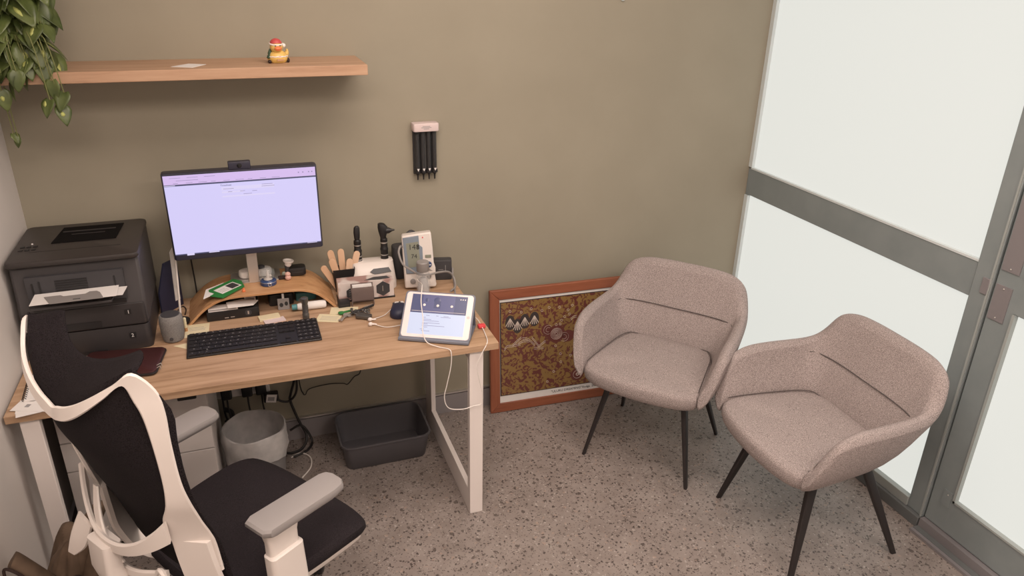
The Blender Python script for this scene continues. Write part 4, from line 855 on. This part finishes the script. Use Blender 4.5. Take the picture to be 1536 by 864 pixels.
# every column v runs up the lower back, over the curved rail line and on to the forward-curled top edge
low = [(-.209, .50, -.235, .50, .236), (-.22, .60, -.27, .60, .239), (-.236, .70, -.30, .70, .241), (-.268, .80, -.335, .80, .241), (-.285, .90, -.365, .89, .241), (-.289, 1.0, -.392, .96, .241), (-.289, 1.08, -.404, 1.02, .240)]
cols_ = []
for k in range(-16, 17):
    v = k/16; a = abs(v); f = a**2.5
    pts = [(c+(e-c)*f, v*h, zc+(z-zc)*f) for e, z, c, zc, h in low]
    pts.append((-.405+.073*a**2.9, .215*v, 1.064+.1176*a**1.55))
    te = -.331+.046*min(1, a/.75)**2-(.04*max(0, (a-.75)/.25)**2); tz = 1.148+.042*min(1, a/.75)**2-.012*max(0, (a-.75)/.25)**2
    if a > .8: te = te; 
    pts.append(((pts[-1][0]+te)/2-.008, .212*v, (pts[-1][2]+tz)/2+.006)); pts.append((te, .207*v, tz))
    cols_.append(catmull(pts, 3))
build('back_mesh', MB().grid([[tuple(p) for p in c] for c in cols_]), 'mesh_black', t, solid=.004)
half = [((-.232, .236, .60), (-.290, .165, .60)), ((-.242, .236, .70), (-.305, .160, .70)), ((-.262, .236, .765), (-.318, .165, .765)),
        ((-.282, .237, .83), (-.322, .200, .83)), ((-.296, .238, .90), (-.322, .208, .895)), ((-.301, .238, 1.0), (-.328, .211, .99)),
        ((-.300, .236, 1.08), (-.336, .211, 1.07)), ((-.308, .230, 1.135), (-.346, .207, 1.115))]
for v in (1.0, .85, .66, .45, .25, .1):
    ax_, ay_, az_ = -.414+.072*v**2.9, .218*v, 1.066+.118*v**1.55; k_ = v**1.8
    half.append(((ax_, ay_, az_), (ax_-.004-.012*k_, ay_-.020*k_, az_-.036+.008*k_)))
mir = lambda q: (q[0], -q[1], q[2])
ring_ = [(mir(a), mir(b)) for a, b in half]+[((-.414, 0, 1.062), (-.416, 0, 1.028))]+half[::-1]
build('back_frame', MB().band([a for a, b in ring_], [b for a, b in ring_], .009, 5), 'plastic_white', t)
# cross member bowed to the rear
A_, B_ = [], []
for k in range(-8, 9):
    v = k/8; x = -.322-.056*(1-v*v); y = v*.182; z = .778-.10*(1-abs(v)**2.4)
    A_.append((x, y, z)); B_.append((x+.003, y, z-.036-.03*abs(v)**3))
build('cross_member', MB().band(A_, B_, .012, 2), 'plastic_white', t)
for sgn in (-1, 1):
    a1 = [(-.252, sgn*.234, .70), (-.242, sgn*.234, .62), (-.222, sgn*.228, .54), (-.165, sgn*.21, .46), (-.12, sgn*.16, .41), (-.06, sgn*.08, .385)]
    a2 = [(-.30, sgn*.15, .70), (-.295, sgn*.155, .62), (-.285, sgn*.16, .54), (-.25, sgn*.14, .45), (-.18, sgn*.1, .395), (-.08, sgn*.03, .365)]
    br = build('back_bracket', MB().band(a1, a2, .018, 4), 'plastic_white', t)
    build('bracket_screw', MB().at(-.232, sgn*.232, .615, rx=sgn*pi/2, rz=.3).lathe([(.009, 0), (.009, .003), (.006, .004)], 14), 'torch', br)
# lumbar support behind the mesh
lum = MB().band([(-.315, -.13, .60), (-.345, -.06, .585), (-.352, 0, .58), (-.345, .06, .585), (-.315, .13, .60)], [(-.315, -.13, .57), (-.345, -.06, .555), (-.352, 0, .55), (-.345, .06, .555), (-.315, .13, .57)], .012, 4)
build('lumbar_strap', lum, 'plastic_white', t)
for y in (-.13, .10):
    build('lumbar_clip', MB().tube([(-.33+.0*cos(a), y+.017*cos(a), .575+.034*sin(a)) for a in [q*2*pi/14 for q in range(14)]], .007, 6, 2, True).tube([(-.332, y, .60), (-.332, y-.006, .575), (-.332, y+.004, .556)], .005, 6, 3), 'plastic_white', t)
build('lumbar_arm', MB().band([(-.335, .10, .76), (-.36, .07, .70), (-.37, .03, .64), (-.36, .0, .60)], [(-.335, .08, .76), (-.36, .04, .70), (-.37, .0, .64), (-.36, -.025, .60)], .008, 4), 'plastic_white', t)
build('lumbar_arm', MB().band([(-.38, .11, .70), (-.40, .13, .64), (-.41, .15, .58)], [(-.37, .08, .66), (-.385, .10, .60), (-.40, .135, .565)], .01, 4), 'plastic_white', t)
build('spine', MB().loft([[(x+cx, y+.02, z) for x, y in rr(.045, .085, .012)] for cx, z in ((-.375, .66), (-.38, .58), (-.36, .48), (-.27, .40), (-.15, .37))]), 'plastic_white', t)
# seat
ol = [(-.22, -.18), (-.235, 0), (-.22, .18), (-.19, .225), (-.05, .258), (.1, .27), (.19, .262), (.222, .23), (.243, .15), (.25, 0), (.243, -.15), (.222, -.23), (.19, -.262), (.1, -.27), (-.05, -.258), (-.19, -.225)]
ol = [(p.x, p.y) for p in catmull([(x, y, 0) for x, y in ol], 3, True)]
def sr(s, z, dr=0): return [(x*s, y*s, z-(dr*max(0, (x-.1)/.15)**2)+.012*(abs(y)/.27)**2) for x, y in ol]
build('seat_cushion', MB().loft([sr(.9, .405, .03), sr(.97, .413, .03), sr(1, .43, .03), sr(.995, .445, .03), sr(.96, .455, .025), sr(.8, .457, .01), sr(.4, .455), sr(.05, .454)]), 'seat_black', t)
build('seat_pan', MB().loft([sr(.75, .372, .02), sr(.9, .378, .02), sr(.945, .395, .03), sr(.95, .408, .03), sr(.8, .41, .02)]), 'plastic_white', t)
for sgn in (-1, 1):
    pad = [(x, y*sgn) for x, y in ((-.155, .225), (-.155, .29), (-.14, .305), (.06, .313), (.09, .308), (.103, .29), (.105, .255), (.098, .236), (.08, .228), (-.14, .218))]
    cx = sum(p[0] for p in pad)/len(pad); cy = sum(p[1] for p in pad)/len(pad)
    sc = lambda f, z: [(cx+(x-cx)*f, cy+(y-cy)*f, z) for x, y in pad]
    build('armrest_pad', MB().loft([sc(.86, .655), sc(.97, .662), sc(1, .668), sc(1, .678), sc(.96, .684), sc(.9, .685)]), 'plastic_pad', t)
    post = build('armrest_post', MB().loft([[(x-.09, y+sgn*.27, z) for x, y in rr(w_, d_, .01)] for w_, d_, z in ((.088, .03, .50), (.088, .03, .62), (.105, .034, .66))]), 'plastic_white', t)
    build('armrest_sleeve', MB().loft([[(x-.09+ox, y+sgn*.275, z) for x, y in rr(w_, d_, .012)] for w_, d_, z, ox in ((.11, .04, .36, .01), (.104, .042, .45, .004), (.1, .042, .58, 0), (.092, .034, .583, 0))]), 'plastic_white', t)
    build('armrest_arm', MB().loft([[(x-.08, y0, z+z0) for x, z in rr(.09, h_, .01)] for y0, z0, h_ in ((sgn*.28, .375, .05), (sgn*.18, .36, .035), (sgn*.05, .355, .03))]), 'plastic_white', t)
build('gas_lift', MB().lathe([(.028, .1), (.028, .22), (.018, .222), (.018, .36)], 20), 'black', t)
build('mechanism', MB().rbox(-.12, .12, -.07, .07, .33, .372, .02, .006), 'black', t)
build('hub', MB().lathe([(.05, .075), (.05, .12), (.035, .13)], 20), 'plastic_white', t)
for k in range(5):
    a = 2*pi*k/5+.3; sp_ = MB().at(rz=a).loft([[(x, y*w_, z*h_+z0) for y, z in rr(1, 1, .2, 3)] for x, w_, h_, z0 in ((.03, .06, .04, .095), (.18, .045, .03, .088), (.3, .035, .022, .075))])
    build('base_spoke', sp_, 'plastic_white', t)
    build('caster', MB().at(.29*cos(a), .29*sin(a), .028, rx=pi/2, rz=a+.4).lathe([(.02, -.024), (.027, -.02), (.027, -.004), (.015, -.003), (.015, .003), (.027, .004), (.027, .02), (.02, .024)], 16), 'black', t)

# ------------------------------------------------------------------ brown bag behind the chair
t = thing('brown_bag', 'crumpled olive-brown fabric bag on the floor at the lower left by the white wall', 'bag', (.24, -.98, 0))
rows = []
for j in range(13):
    z = .46*j/12; row = []
    for i in range(60):
        a = 2*pi*i/60; f = 1-.55*(j/12)**2.5; fold = 1+.10*sin(5*a+j*.25)+.06*sin(9*a-j*.3)+.035*sin(17*a)
        row.append((.125*cos(a)*fold*f+.03*(j/12)**2, .13*sin(a)*fold*f+.02*j/12, z+.03*sin(3*a+1)*(j/12)**2))
    rows.append(row)
build('body', MB().loft(rows), 'bag', t, subs=1)
b = MB()
for k, (x0, y0, x1, y1, h, r_b) in enumerate(((-.02, -.04, .105, .03, .555, .042), (.03, -.08, .09, -.03, .47, .036), (-.05, -.05, .02, .0, .45, .036), (.06, -.09, .13, -.05, .42, .034))):
    b.tube([(x0, y0, .1), (x0+.2*(x1-x0), y0-.015, h*.55), (x0+.6*(x1-x0), (y0+y1)/2, h*.85), (x1, y1, h-.01)], lambda q, r_b=r_b: r_b*(1-.55*q**3)*(1 if q < .97 else .5), 12, 6, flat=.8)
build('folds', b, 'bag', t, subs=1)
sb = MB().tube([(-.02, -.06, .33), (-.06, -.07, .41), (-.100, -.07, .475), (-.108, -.07, .485)], lambda q: .034*(1-.12*q), 14, 6, flat=.7)
build('strap', sb, 'bag', t, subs=1)
build('strap_edging', MB().tube([(-.118, -.09, .40), (-.125, -.095, .44), (-.122, -.095, .48), (-.095, -.105, .47), (-.065, -.105, .42), (-.035, -.1, .35)], .004, 8), 'bag_dark', t)
build('lining', MB().ball((.035, -.115, .40), .022, .012, .03), 'bag_dark', t)
